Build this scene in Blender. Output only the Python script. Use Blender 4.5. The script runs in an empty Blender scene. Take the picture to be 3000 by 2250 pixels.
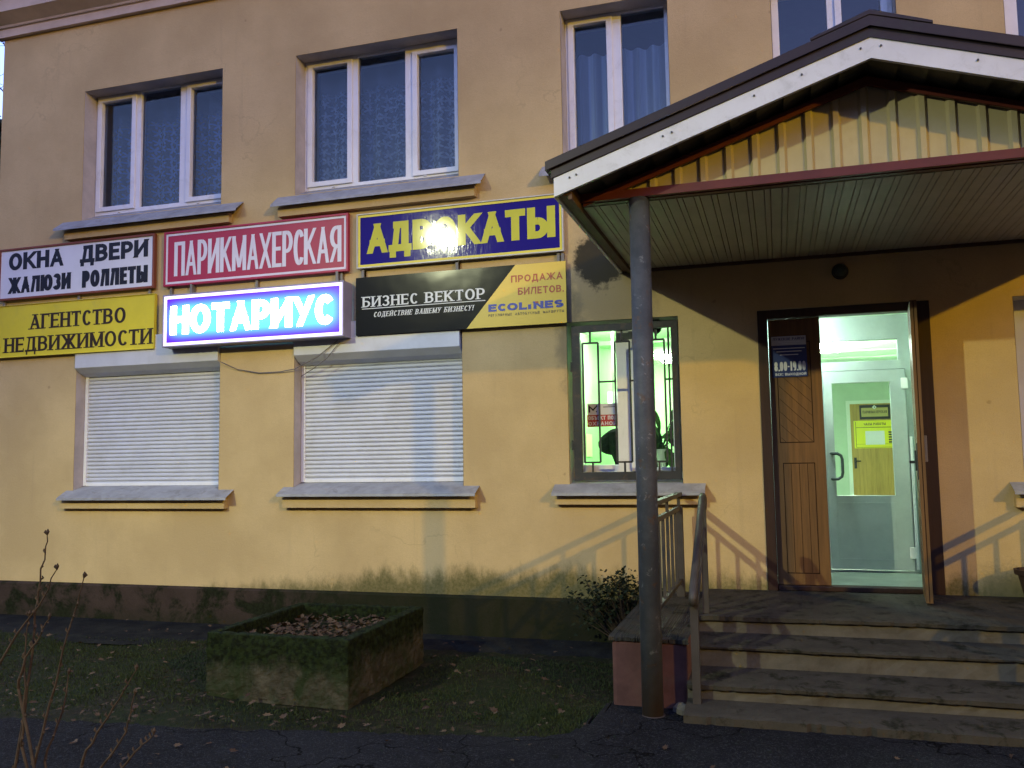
import bpy, bmesh, math, random
from mathutils import Vector, Matrix
random.seed(7)
S = bpy.context.scene
COL = S.collection
PI = math.pi

# ------------------------------------------------------------------ camera
cd = bpy.data.cameras.new('camera'); cam = bpy.data.objects.new('camera', cd); COL.objects.link(cam)
R_ = Vector((0.95614651, 0.2924736, -0.01558973)); U_ = Vector((0.04040067, -0.07898389, 0.99605689)); F_ = Vector((-0.29008901, 0.95300616, 0.0873363))
M = Matrix(((R_.x, U_.x, -F_.x, 0), (R_.y, U_.y, -F_.y, -7.0), (R_.z, U_.z, -F_.z, 1.475), (0, 0, 0, 1)))
cam.matrix_world = M
cd.sensor_fit = 'HORIZONTAL'; cd.sensor_width = 36; cd.lens = 2547.9 / 3000 * 36
cd.clip_start = 0.05; cd.clip_end = 600
S.camera = cam
# ------------------------------------------------------------------ world, exposure
W = bpy.data.worlds.new('World'); S.world = W; W.use_nodes = True
wn = W.node_tree.nodes; wl = W.node_tree.links
bg = wn['Background']
sk = wn.new('ShaderNodeTexSky'); sk.sky_type = 'NISHITA'; sk.sun_disc = False
sk.sun_elevation = math.radians(-0.05); sk.sun_rotation = math.radians(150); sk.ozone_density = 3.2; sk.air_density = 1.0; sk.dust_density = 0.6
tint = wn.new('ShaderNodeMix'); tint.data_type = 'RGBA'; tint.blend_type = 'MULTIPLY'; tint.inputs['Factor'].default_value = 1
tint.inputs[7].default_value = (1.6, 1.0, 1.0, 1)      # faint mauve of the winter dusk
wl.new(sk.outputs[0], tint.inputs[6]); wl.new(tint.outputs[2], bg.inputs[0]); bg.inputs[1].default_value = 0.15
S.view_settings.view_transform = 'Standard'; S.view_settings.look = 'None'; S.view_settings.gamma = 1; S.view_settings.use_curve_mapping = False
S.view_settings.exposure = 4.88
LAMP_A = 136      # white street lamp, front left
LAMP_B = 116      # sodium street lamp, front right
ROOM = 0.245           # emission of the indoor fluorescent lamps
S.render.engine = 'CYCLES'
S.cycles.use_denoising = True
S.cycles.max_bounces = 8; S.cycles.transparent_max_bounces = 16
S.cycles.sample_clamp_indirect = 4.0

# ------------------------------------------------------------------ helpers
OFF = {}
def tag(o, label=None, cat=None, group=None, kind=None):
    if label: o['label'] = label
    if cat: o['category'] = cat
    if group: o['group'] = group
    if kind: o['kind'] = kind
    return o
def empty(name, loc, label, cat, group=None):
    o = bpy.data.objects.new(name, None); COL.objects.link(o); o.location = loc; o.empty_display_size = .2
    OFF[o.name] = Vector(loc); return tag(o, label, cat, group)

class MB:
    def __init__(s): s.v = []; s.f = []; s.m = []; s.cm = 0
    def quad(s, a, b, c, d):
        n = len(s.v); s.v += [a, b, c, d]; s.f.append((n, n+1, n+2, n+3)); s.m.append(s.cm)
    def poly(s, pts):
        n = len(s.v); s.v += list(pts); s.f.append(tuple(range(n, n+len(pts)))); s.m.append(s.cm)
    def box(s, x0, x1, y0, y1, z0, z1):
        n = len(s.v)
        s.v += [(x0,y0,z0),(x1,y0,z0),(x1,y1,z0),(x0,y1,z0),(x0,y0,z1),(x1,y0,z1),(x1,y1,z1),(x0,y1,z1)]
        for f in ((0,3,2,1),(4,5,6,7),(0,1,5,4),(1,2,6,5),(2,3,7,6),(3,0,4,7)):
            s.f.append(tuple(n+i for i in f)); s.m.append(s.cm)
        return s
    def prism(s, prof, axis, a, b):
        """closed profile extruded along an axis. prof: (y,z) for x, (x,z) for y, (x,y) for z"""
        n = len(s.v); k = len(prof)
        for t in (a, b):
            for p, q in prof:
                s.v.append((t,p,q) if axis == 'x' else (p,t,q) if axis == 'y' else (p,q,t))
        for i in range(k):
            j = (i+1) % k; s.f.append((n+i, n+j, n+k+j, n+k+i)); s.m.append(s.cm)
        s.f.append(tuple(n+i for i in range(k))[::-1]); s.m.append(s.cm)
        s.f.append(tuple(n+k+i for i in range(k))); s.m.append(s.cm)
        return s
    def tube(s, pts, r, seg=8, cap=True):
        pts = [Vector(p) for p in pts]; n0 = len(s.v)
        rs = r if isinstance(r, (list, tuple)) else [r]*len(pts)
        ref = None
        for i, p in enumerate(pts):
            d = (pts[min(i+1, len(pts)-1)] - pts[max(i-1, 0)]).normalized()
            if ref is None: ref = d.orthogonal().normalized()
            u = (ref - d*ref.dot(d))
            if u.length < 1e-4: u = d.orthogonal()
            u.normalize(); ref = u; w = d.cross(u)
            for k in range(seg):
                a = 2*PI*k/seg
                s.v.append(tuple(p + (u*math.cos(a) + w*math.sin(a))*rs[i]))
        for i in range(len(pts)-1):
            for k in range(seg):
                k2 = (k+1) % seg
                s.f.append((n0+i*seg+k, n0+i*seg+k2, n0+(i+1)*seg+k2, n0+(i+1)*seg+k)); s.m.append(s.cm)
        if cap:
            s.f.append(tuple(n0+k for k in range(seg))[::-1]); s.m.append(s.cm)
            e = n0+(len(pts)-1)*seg
            s.f.append(tuple(e+k for k in range(seg))); s.m.append(s.cm)
        return s
    def bar(s, a, b, w, h=None):
        """square section bar between two points"""
        a = Vector(a); b = Vector(b); d = (b-a).normalized(); h = h or w
        up = Vector((0,0,1)) if abs(d.z) < .9 else Vector((0,1,0))
        u = d.cross(up).normalized(); v = u.cross(d)
        n = len(s.v)
        for p in (a, b):
            for x, y in ((-1,-1),(1,-1),(1,1),(-1,1)): s.v.append(tuple(p + u*x*w/2 + v*y*h/2))
        for f in ((0,1,5,4),(1,2,6,5),(2,3,7,6),(3,0,4,7),(3,2,1,0),(4,5,6,7)):
            s.f.append(tuple(n+i for i in f)); s.m.append(s.cm)
        return s
    def lathe(s, prof, c, seg=20):
        n0 = len(s.v)
        for r, z in prof:
            for k in range(seg):
                a = 2*PI*k/seg; s.v.append((c[0]+r*math.cos(a), c[1]+r*math.sin(a), c[2]+z))
        for i in range(len(prof)-1):
            for k in range(seg):
                k2 = (k+1) % seg
                s.f.append((n0+i*seg+k, n0+i*seg+k2, n0+(i+1)*seg+k2, n0+(i+1)*seg+k)); s.m.append(s.cm)
        return s
    def plate(s, x0, x1, z0, z1, yf, yb, holes=()):
        """slab in the XZ plane with rectangular holes"""
        xs = sorted({x0, x1, *[h[0] for h in holes], *[h[1] for h in holes]}); zs = sorted({z0, z1, *[h[2] for h in holes], *[h[3] for h in holes]})
        xs = [x for x in xs if x0 <= x <= x1]; zs = [z for z in zs if z0 <= z <= z1]
        def solid(i, j):
            if i < 0 or j < 0 or i >= len(xs)-1 or j >= len(zs)-1: return False
            cx = (xs[i]+xs[i+1])/2; cz = (zs[j]+zs[j+1])/2
            return not any(h[0] < cx < h[1] and h[2] < cz < h[3] for h in holes)
        for i in range(len(xs)-1):
            for j in range(len(zs)-1):
                if not solid(i, j): continue
                a, b, c, d = xs[i], xs[i+1], zs[j], zs[j+1]
                s.quad((a,yf,c),(b,yf,c),(b,yf,d),(a,yf,d)); s.quad((b,yb,c),(a,yb,c),(a,yb,d),(b,yb,d))
                if not solid(i-1, j): s.quad((a,yb,c),(a,yf,c),(a,yf,d),(a,yb,d))
                if not solid(i+1, j): s.quad((b,yf,c),(b,yb,c),(b,yb,d),(b,yf,d))
                if not solid(i, j-1): s.quad((a,yb,c),(b,yb,c),(b,yf,c),(a,yf,c))
                if not solid(i, j+1): s.quad((a,yf,d),(b,yf,d),(b,yb,d),(a,yb,d))
        return s
    def build(s, name, mats, parent=None, smooth=False, bevel=0, weld=True, label=None):
        me = bpy.data.meshes.new(name)
        off = OFF[parent.name] if parent else Vector((0,0,0))
        me.from_pydata([(v[0]-off.x, v[1]-off.y, v[2]-off.z) for v in s.v], [], s.f)
        if not isinstance(mats, (list, tuple)): mats = [mats]
        for m in mats: me.materials.append(m)
        me.polygons.foreach_set('material_index', s.m)
        if weld:
            bm = bmesh.new(); bm.from_mesh(me); bmesh.ops.remove_doubles(bm, verts=bm.verts, dist=1e-5); bm.to_mesh(me); bm.free()
        if smooth: me.polygons.foreach_set('use_smooth', [True]*len(me.polygons))
        me.update()
        o = bpy.data.objects.new(name, me); COL.objects.link(o)
        if parent: o.parent = parent
        OFF[o.name] = Vector(off)
        if bevel:
            b = o.modifiers.new('bevel', 'BEVEL'); b.width = bevel; b.segments = 2; b.limit_method = 'ANGLE'
        if label: o['label'] = label
        return o

# ------------------------------------------------------------------ materials
class NT:
    def __init__(s, name):
        s.mat = bpy.data.materials.new(name); s.mat.use_nodes = True
        s.n = s.mat.node_tree.nodes; s.l = s.mat.node_tree.links
        s.p = s.n['Principled BSDF']; s.out = s.n['Material Output']
        s.tc = s.n.new('ShaderNodeNewGeometry').outputs['Position']
    def set(s, sock, v):
        if hasattr(v, 'is_output'): s.l.new(v, sock)
        elif isinstance(v, (tuple, list)) and len(v) == 3 and sock.type == 'RGBA': sock.default_value = (*v, 1)
        else: sock.default_value = v
    def noise(s, scale, detail=4, rough=.55, vec=None, dist=0):
        n = s.n.new('ShaderNodeTexNoise'); n.inputs['Scale'].default_value = scale; n.inputs['Detail'].default_value = detail
        n.inputs['Roughness'].default_value = rough; n.inputs['Distortion'].default_value = dist
        s.l.new(vec or s.tc, n.inputs['Vector']); return n.outputs['Fac']
    def math(s, op, a, b=0.0, c=0.0, clamp=False):
        n = s.n.new('ShaderNodeMath'); n.operation = op; n.use_clamp = clamp
        for i, v in enumerate((a, b, c)): s.set(n.inputs[i], v)
        return n.outputs[0]
    def xyz(s):
        n = s.n.new('ShaderNodeSeparateXYZ'); s.l.new(s.tc, n.inputs[0]); return n.outputs
    def mix(s, f, a, b, mode='MIX'):
        n = s.n.new('ShaderNodeMix'); n.data_type = 'RGBA'; n.blend_type = mode
        s.set(n.inputs['Factor'], f); s.set(n.inputs[6], a); s.set(n.inputs[7], b); return n.outputs[2]
    def step(s, v, lo, hi):
        n = s.n.new('ShaderNodeMapRange'); n.interpolation_type = 'SMOOTHSTEP'
        s.set(n.inputs[0], v); s.set(n.inputs[1], lo); s.set(n.inputs[2], hi); return n.outputs[0]
    def scaled(s, sx, sy, sz):
        n = s.n.new('ShaderNodeVectorMath'); n.operation = 'MULTIPLY'; s.l.new(s.tc, n.inputs[0]); n.inputs[1].default_value = (sx, sy, sz); return n.outputs[0]
    def bump(s, h, strength=.3, dist=.01):
        n = s.n.new('ShaderNodeBump'); n.inputs['Strength'].default_value = strength; n.inputs['Distance'].default_value = dist
        s.l.new(h, n.inputs['Height']); s.l.new(n.outputs[0], s.p.inputs['Normal'])
    def fin(s, col, rough=.8, spec=.3, metal=0):
        s.set(s.p.inputs['Base Color'], col); s.set(s.p.inputs['Roughness'], rough); s.p.inputs['Specular IOR Level'].default_value = spec; s.p.inputs['Metallic'].default_value = metal
        return s.mat

def mat(name, col, rough=.7, spec=.3, metal=0, var=.18, vs=4, dirt=None, dirt_amt=.0, ds=6, bump=.0, bs=120):
    t = NT(name)
    c = col
    if var:
        f = t.noise(vs, 6, .65)
        c = t.mix(t.step(f, .3, .7), tuple(x*(1-var) for x in col), tuple(min(1, x*(1+var)) for x in col))
    if dirt:
        d = t.math('MULTIPLY', t.step(t.noise(ds, 8, .7, dist=.6), .5, .72), dirt_amt)
        c = t.mix(d, c, dirt)
    if bump: t.bump(t.noise(bs, 3), bump, .004)
    return t.fin(c, rough, spec, metal)
def emit(name, col, strength):
    t = NT(name); t.p.inputs['Base Color'].default_value = (*col, 1)
    t.p.inputs['Emission Color'].default_value = (*col, 1); t.p.inputs['Emission Strength'].default_value = strength
    t.p.inputs['Roughness'].default_value = .3
    return t.mat
def glass(name, refl=.1, tint=(.9,.95,.93)):
    t = NT(name); t.n.remove(t.p)
    tr = t.n.new('ShaderNodeBsdfTransparent'); tr.inputs[0].default_value = (*tint, 1)
    gl = t.n.new('ShaderNodeBsdfGlossy'); gl.inputs['Roughness'].default_value = .015
    fr = t.n.new('ShaderNodeFresnel'); fr.inputs[0].default_value = 1.5
    f = t.math('ADD', fr.outputs[0], refl, clamp=True)
    m = t.n.new('ShaderNodeMixShader'); t.l.new(f, m.inputs[0]); t.l.new(tr.outputs[0], m.inputs[1]); t.l.new(gl.outputs[0], m.inputs[2]); t.l.new(m.outputs[0], t.out.inputs[0])
    return t.mat

def wall_material():
    t = NT('yellow_plaster')
    x, y, z = t.xyz()
    base = (.60, .44, .21)
    n1 = t.noise(.9, 5, .6); n2 = t.noise(7, 6, .7); n3 = t.noise(160, 2, .6); n4 = t.noise(38, 4, .7)
    c = t.mix(t.step(n1, .35, .68), (.51,.372,.178), (.64,.478,.235))
    c = t.mix(t.math('MULTIPLY', t.step(n2, .55, .8), .35), c, (.47,.35,.18))
    c = t.mix(t.math('MULTIPLY', t.step(n3, .46, .62), .34), c, (.38,.27,.125)); c = t.mix(t.math('MULTIPLY', t.step(n4, .5, .75), .30), c, (.44,.32,.16))
    cr = t.n.new('ShaderNodeTexVoronoi'); cr.feature = 'DISTANCE_TO_EDGE'; cr.inputs['Scale'].default_value = .55
    wv = t.n.new('ShaderNodeVectorMath'); wv.operation = 'ADD'; nz = t.n.new('ShaderNodeTexNoise'); nz.inputs['Scale'].default_value = 2.2; nz.inputs['Detail'].default_value = 8; t.l.new(t.tc, nz.inputs['Vector']); t.l.new(nz.outputs['Color'], wv.inputs[0]); t.l.new(t.tc, wv.inputs[1]); t.l.new(wv.outputs[0], cr.inputs['Vector'])
    c = t.mix(t.math('MULTIPLY', t.math('MULTIPLY', t.step(cr.outputs['Distance'], .006, .001), t.step(n1, .5, .6)), .22), c, (.25,.18,.09))
    # small dark knocks and spots
    vo = t.n.new('ShaderNodeTexVoronoi'); vo.inputs['Scale'].default_value = 2.6; vo.inputs['Randomness'].default_value = 1.0
    t.l.new(t.mix(.06, t.tc, t.noise(9, 3)), vo.inputs['Vector'])
    sp = t.math('MULTIPLY', t.step(vo.outputs['Distance'], .05, .025), .35)
    c = t.mix(sp, c, (.2,.13,.06))
    # rain streaks
    st = t.noise(1, 5, .65, vec=t.scaled(9, 9, .5))
    c = t.mix(t.math('MULTIPLY', t.step(st, .56, .8), .32), c, (.36,.27,.15))
    # moss creeping up from the plinth
    h = t.math('MULTIPLY', t.step(x, -6.2, -2.6), t.math('ADD', .10, t.math('MULTIPLY', t.noise(.9, 3, .6, vec=t.scaled(1.6, 1, .01)), .42)))
    up = t.math('ADD', t.math('SUBTRACT', t.math('ADD', h, .30), z), t.math('MULTIPLY', t.math('SUBTRACT', t.noise(1, 8, .8, vec=t.scaled(7, 7, 3.6)), .5), .42))
    right = t.step(x, .95, 1.05)
    ms = t.math('MULTIPLY', t.step(up, -.02, .17), .9)
    c = t.mix(ms, c, t.mix(t.step(n4, .35, .65), (.075,.075,.02), (.15,.135,.055)))
    up2 = t.math('ADD', t.math('SUBTRACT', .66, z), t.math('MULTIPLY', t.math('SUBTRACT', n4, .5), .25))
    c = t.mix(t.math('MULTIPLY', t.math('MULTIPLY', t.step(up2, -.08, .12), t.step(x, 1.15, 1.5)), .75), c, (.14,.13,.07))
    # damp grey patch and black mould between the signs and the canopy
    wob = t.math('MULTIPLY', t.math('SUBTRACT', t.noise(7, 6, .7), .5), 1.5)
    def blob(cx, cz, rx, rz, lo, hi):
        dx = t.math('DIVIDE', t.math('SUBTRACT', x, cx), rx); dz = t.math('DIVIDE', t.math('SUBTRACT', z, cz), rz)
        d = t.math('SQRT', t.math('ADD', t.math('MULTIPLY', dx, dx), t.math('MULTIPLY', dz, dz)))
        return t.step(t.math('ADD', d, wob), hi, lo)
    c = t.mix(t.math('MULTIPLY', blob(-1.3, 2.9, .42, .55, .5, 1.15), .55), c, (.20,.175,.105))
    c = t.mix(t.math('MULTIPLY', blob(-1.62, 2.5, .14, .55, .4, 1.1), .6), c, (.16,.145,.10))
    c = t.mix(t.math('MULTIPLY', blob(-1.33, 3.12, .25, .26, .75, 1.05), .93), c, (.028,.026,.018))
    b = t.math('ADD', t.math('MULTIPLY', n3, .6), t.math('MULTIPLY', n4, .7))
    t.bump(b, .38, .008)
    return t.fin(c, .9, .15)

def moss_concrete(name, base, moss, amt=.5, scale=3.0, zfade=None):
    t = NT(name)
    x, y, z = t.xyz()
    c = t.mix(t.step(t.noise(5, 7, .7), .3, .7), tuple(v*.7 for v in base), base)
    m = t.noise(scale, 8, .72, dist=.4)
    k = t.step(m, .62-amt*.3, .75-amt*.3)
    if zfade: k = t.math('MULTIPLY', k, t.step(t.math('ADD', z, t.math('MULTIPLY', t.math('SUBTRACT', t.noise(9, 5), .5), .3)), zfade[0], zfade[1]))
    c = t.mix(k, c, t.mix(t.step(t.noise(40, 4), .4, .6), tuple(v*.6 for v in moss), moss))
    t.bump(t.noise(60, 5, .7), .5, .01)
    return t.fin(c, .95, .1)

M_wall = wall_material()
M_reveal = mat('reveal_plaster', (.47,.43,.40), .9, .15, var=.12, vs=5, bump=.15)
M_cornice = mat('cornice_plaster', (.58,.47,.38), .9, .15, var=.1, vs=3, bump=.1)
M_plinth = moss_concrete('plinth_render', (.058,.040,.031), (.016,.019,.008), .6, 2.6)
def _plinth():
    n = M_plinth.node_tree; p = n.nodes['Principled BSDF']; src = p.inputs['Base Color'].links[0].from_socket
    t = NT.__new__(NT); t.mat = M_plinth; t.n = n.nodes; t.l = n.links; t.p = p
    t.tc = t.n.new('ShaderNodeNewGeometry').outputs['Position']
    x, y, z = t.xyz()
    grow = t.math('ADD', t.step(x, -6.0, -2.2), t.math('MULTIPLY', t.math('SUBTRACT', t.noise(4, 6, .7), .5), .8))
    low = t.math('MULTIPLY', t.step(t.math('ADD', z, t.math('MULTIPLY', t.noise(6, 5, .7), .2)), .30, .08), .6)
    c = t.mix(t.math('MULTIPLY', t.math('MAXIMUM', t.step(grow, .25, .8), low), .85), src, (.018,.020,.009))
    t.l.new(c, p.inputs['Base Color'])
_plinth()
M_white = mat('white_plastic', (.76,.76,.76), .35, .4, var=.04, dirt=(.4,.38,.33), dirt_amt=.35, ds=5)
M_sill = mat('galvanised_sill', (.30,.295,.29), .5, .35, var=.16, vs=7, dirt=(.16,.14,.11), dirt_amt=.6, ds=9)
M_shut = mat('shutter_aluminium', (.55,.56,.60), .42, .4, var=.06, dirt=(.40,.39,.38), dirt_amt=.3, ds=3)
M_dark = mat('dark_interior', (.05,.05,.055), .95, .1, var=0)
M_green = mat('pale_green_paint', (.34,.60,.30), .7, .3, var=.05)
M_ceil = mat('ceiling_paint', (.62,.74,.60), .8, .2, var=.04)
M_hall = mat('hall_paint', (.52,.66,.50), .6, .3, var=.04)
M_tile = mat('floor_tile', (.22,.27,.23), .4, .4, var=.2)
M_steel = mat('dark_steel_paint', (.026,.026,.025), .55, .4, var=.3, dirt=(.13,.07,.04), dirt_amt=.5, ds=12)
M_pole = None
M_glass = glass('window_glass', .015)
M_glass_in = glass('salon_glass', .02)
M_red = mat('red_metal_trim', (.105,.02,.014), .45, .4, var=.15)
M_brown = mat('brown_metal_roof', (.024,.013,.013), .5, .4, var=.2, dirt=(.03,.035,.02), dirt_amt=.7, ds=5)
M_board = mat('white_barge_metal', (.62,.63,.66), .45, .4, var=.05, dirt=(.25,.25,.22), dirt_amt=.35, ds=9)
M_gable = mat('cream_corrugated_metal', (.43,.365,.205), .5, .35, var=.06, dirt=(.35,.26,.12), dirt_amt=.35, ds=4)
M_soffit = mat('cream_soffit_panel', (.40,.38,.30), .5, .35, var=.07, dirt=(.3,.27,.2), dirt_amt=.4)
M_under = mat('roof_lining', (.16,.155,.11), .7, .2, var=.3, dirt=(.04,.04,.03), dirt_amt=.8)
M_screw = mat('screw', (.05,.05,.05), .5, .4, var=0)
M_bracket = mat('bracket_steel', (.20,.18,.16), .5, .4, var=.2)

# ------------------------------------------------------------------ lettering engine
def arc(cx, cy, rx, ry, a0, a1, n=14):
    return [(cx+rx*math.cos(math.radians(a0+(a1-a0)*i/n)), cy+ry*math.sin(math.radians(a0+(a1-a0)*i/n))) for i in range(n+1)]
E0 = arc(.5,.5,.5,.5,90,450,28)
G = {  # width factor, strokes ; stroke: (kind, points)   kind: s straight/curve, d diagonal (extended and clipped), t thin diagonal
 'А':(.78,[('t',[(0,0),(.5,1)]),('d',[(.5,1),(1,0)]),('b',[(.2,.3),(.8,.3)])]),
 'Б':(.68,[('s',[(0,0),(0,1)]),('b',[(0,1),(.92,1)]),('c',[(0,.57),(.45,.57)]+arc(.45,.285,.55,.285,90,-90)+[(0,0)])]),
 'В':(.70,[('s',[(0,0),(0,1)]),('c',[(0,1),(.42,1)]+arc(.42,.765,.5,.235,90,-90)+[(0,.53)]),('c',[(0,.53),(.42,.53)]+arc(.42,.265,.58,.265,90,-90)+[(0,0)])]),
 'Г':(.58,[('s',[(0,0),(0,1)]),('b',[(0,1),(1,1)])]),
 'Д':(.82,[('t',[(.14,0),(.32,1)]),('b',[(.28,1),(.84,1)]),('s',[(.84,0),(.84,1)]),('b',[(-.04,0),(1.04,0)]),('f',[(0,0),(0,-.2)]),('f',[(1,0),(1,-.2)])]),
 'Е':(.60,[('s',[(0,0),(0,1)]),('b',[(0,1),(1,1)]),('b',[(0,.52),(.86,.52)]),('b',[(0,0),(1,0)])]),
 'Ж':(1.1,[('s',[(.5,0),(.5,1)]),('d',[(.02,1),(.40,.5)]),('d',[(.40,.5),(0,0)]),('d',[(.98,1),(.60,.5)]),('d',[(.60,.5),(1,0)]),('b',[(.36,.5),(.64,.5)])]),
 'З':(.62,[('c',arc(.45,.76,.5,.24,160,-90)+[(.3,.52)]),('c',[(.3,.52)]+arc(.45,.26,.55,.26,90,-160))]),
 'И':(.78,[('s',[(0,0),(0,1)]),('s',[(1,0),(1,1)]),('t',[(0,0),(1,1)])]),
 'К':(.76,[('s',[(0,0),(0,1)]),('d',[(.04,.40),(.98,1)]),('d',[(.30,.60),(1,0)])]),
 'Л':(.80,[('t',[(0,0),(.30,1)]),('b',[(.26,1),(1,1)]),('s',[(1,0),(1,1)])]),
 'М':(.95,[('s',[(0,0),(0,1)]),('s',[(1,0),(1,1)]),('d',[(0,1),(.5,0.05)]),('t',[(.5,0.05),(1,1)])]),
 'Н':(.74,[('s',[(0,0),(0,1)]),('s',[(1,0),(1,1)]),('b',[(0,.52),(1,.52)])]),
 'О':(.82,[('c',E0)]),
 'П':(.74,[('s',[(0,0),(0,1)]),('s',[(1,0),(1,1)]),('b',[(0,1),(1,1)])]),
 'Р':(.66,[('s',[(0,0),(0,1)]),('c',[(0,1),(.42,1)]+arc(.42,.71,.58,.29,90,-90)+[(0,.42)])]),
 'С':(.70,[('c',arc(.52,.5,.5,.5,40,320,24))]),
 'Т':(.68,[('s',[(.5,0),(.5,1)]),('b',[(0,1),(1,1)])]),
 'У':(.74,[('d',[(0,1),(.52,.34)]),('t',[(1,1),(.30,0)])]),
 'Х':(.78,[('d',[(0,1),(1,0)]),('t',[(1,1),(0,0)])]),
 'Ч':(.70,[('s',[(1,0),(1,1)]),('c',[(0,1),(0,.68)]+arc(.42,.68,.42,.24,180,270)+[(1,.44)])]),
 'Ш':(1.02,[('s',[(0,0),(0,1)]),('s',[(.5,0),(.5,1)]),('s',[(1,0),(1,1)]),('b',[(0,0),(1,0)])]),
 'Ъ':(.82,[('s',[(.28,0),(.28,1)]),('b',[(0,1),(.28,1)]),('c',[(.28,.57),(.6,.57)]+arc(.6,.285,.4,.285,90,-90)+[(.28,0)])]),
 'Ы':(.98,[('s',[(0,0),(0,1)]),('c',[(0,.57),(.32,.57)]+arc(.32,.285,.33,.285,90,-90)+[(0,0)]),('s',[(1,0),(1,1)])]),
 'Ь':(.66,[('s',[(0,0),(0,1)]),('c',[(0,.57),(.45,.57)]+arc(.45,.285,.55,.285,90,-90)+[(0,0)])]),
 'Ю':(1.08,[('s',[(0,0),(0,1)]),('b',[(0,.5),(.36,.5)]),('c',arc(.67,.5,.33,.5,90,450,28))]),
 'Я':(.70,[('s',[(1,0),(1,1)]),('c',[(1,1),(.58,1)]+arc(.58,.71,.58,.29,90,270)+[(1,.42)]),('d',[(.55,.44),(0,0)])]),
 'L':(.56,[('s',[(0,0),(0,1)]),('b',[(0,0),(1,0)])]),
 'I':(.0,[('s',[(0,0),(0,.70)])]),
 'N':(.76,[('s',[(0,0),(0,1)]),('s',[(1,0),(1,1)]),('d',[(0,1),(1,0)])]),
 'S':(.66,[('c',arc(.5,.755,.5,.245,30,270)+arc(.5,.25,.5,.25,90,-150)[1:])]),
 '0':(.56,[('c',E0)]),
 '1':(.34,[('s',[(.75,0),(.75,1)]),('b',[(0,.82),(.75,.9)])]),
 '4':(.62,[('s',[(.75,0),(.75,1)]),('t',[(0,.3),(.7,1)]),('b',[(0,.28),(1,.28)])]),
 '8':(.58,[('c',arc(.5,.76,.46,.24,-90,270,22)),('c',arc(.5,.26,.5,.26,90,450,22))]),
 '9':(.56,[('c',arc(.5,.68,.5,.32,0,360,22)),('c',[(1,.68),(1,.4)]+arc(.5,.35,.5,.35,0,-120))]),
 '-':(.26,[('b',[(0,.45),(1,.45)])]),
 '.':(.02,[('p',[(0,0)])]), ':':(.02,[('p',[(0,0)]),('p',[(0,.6)])]),
 '!':(.02,[('s',[(0,.32),(0,1)]),('p',[(0,0)])]),
}
G['Й'] = (G['И'][0], G['И'][1] + [('k', arc(.5,1.26,.24,.14,200,340,8))])
for a, b in (('E','Е'),('C','С'),('O','О')): G[a] = G[b]
def clip(poly, lo, hi):
    for sgn, lim in ((1, lo), (-1, -hi)):
        out = []
        for i in range(len(poly)):
            p, q = poly[i], poly[(i+1) % len(poly)]
            dp, dq = sgn*p[1]-lim, sgn*q[1]-lim
            if dp >= 0: out.append(p)
            if dp*dq < 0:
                k = dp/(dp-dq); out.append((p[0]+(q[0]-p[0])*k, p[1]+(q[1]-p[1])*k))
        poly = out
        if len(poly) < 3: return None
    return poly
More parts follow.
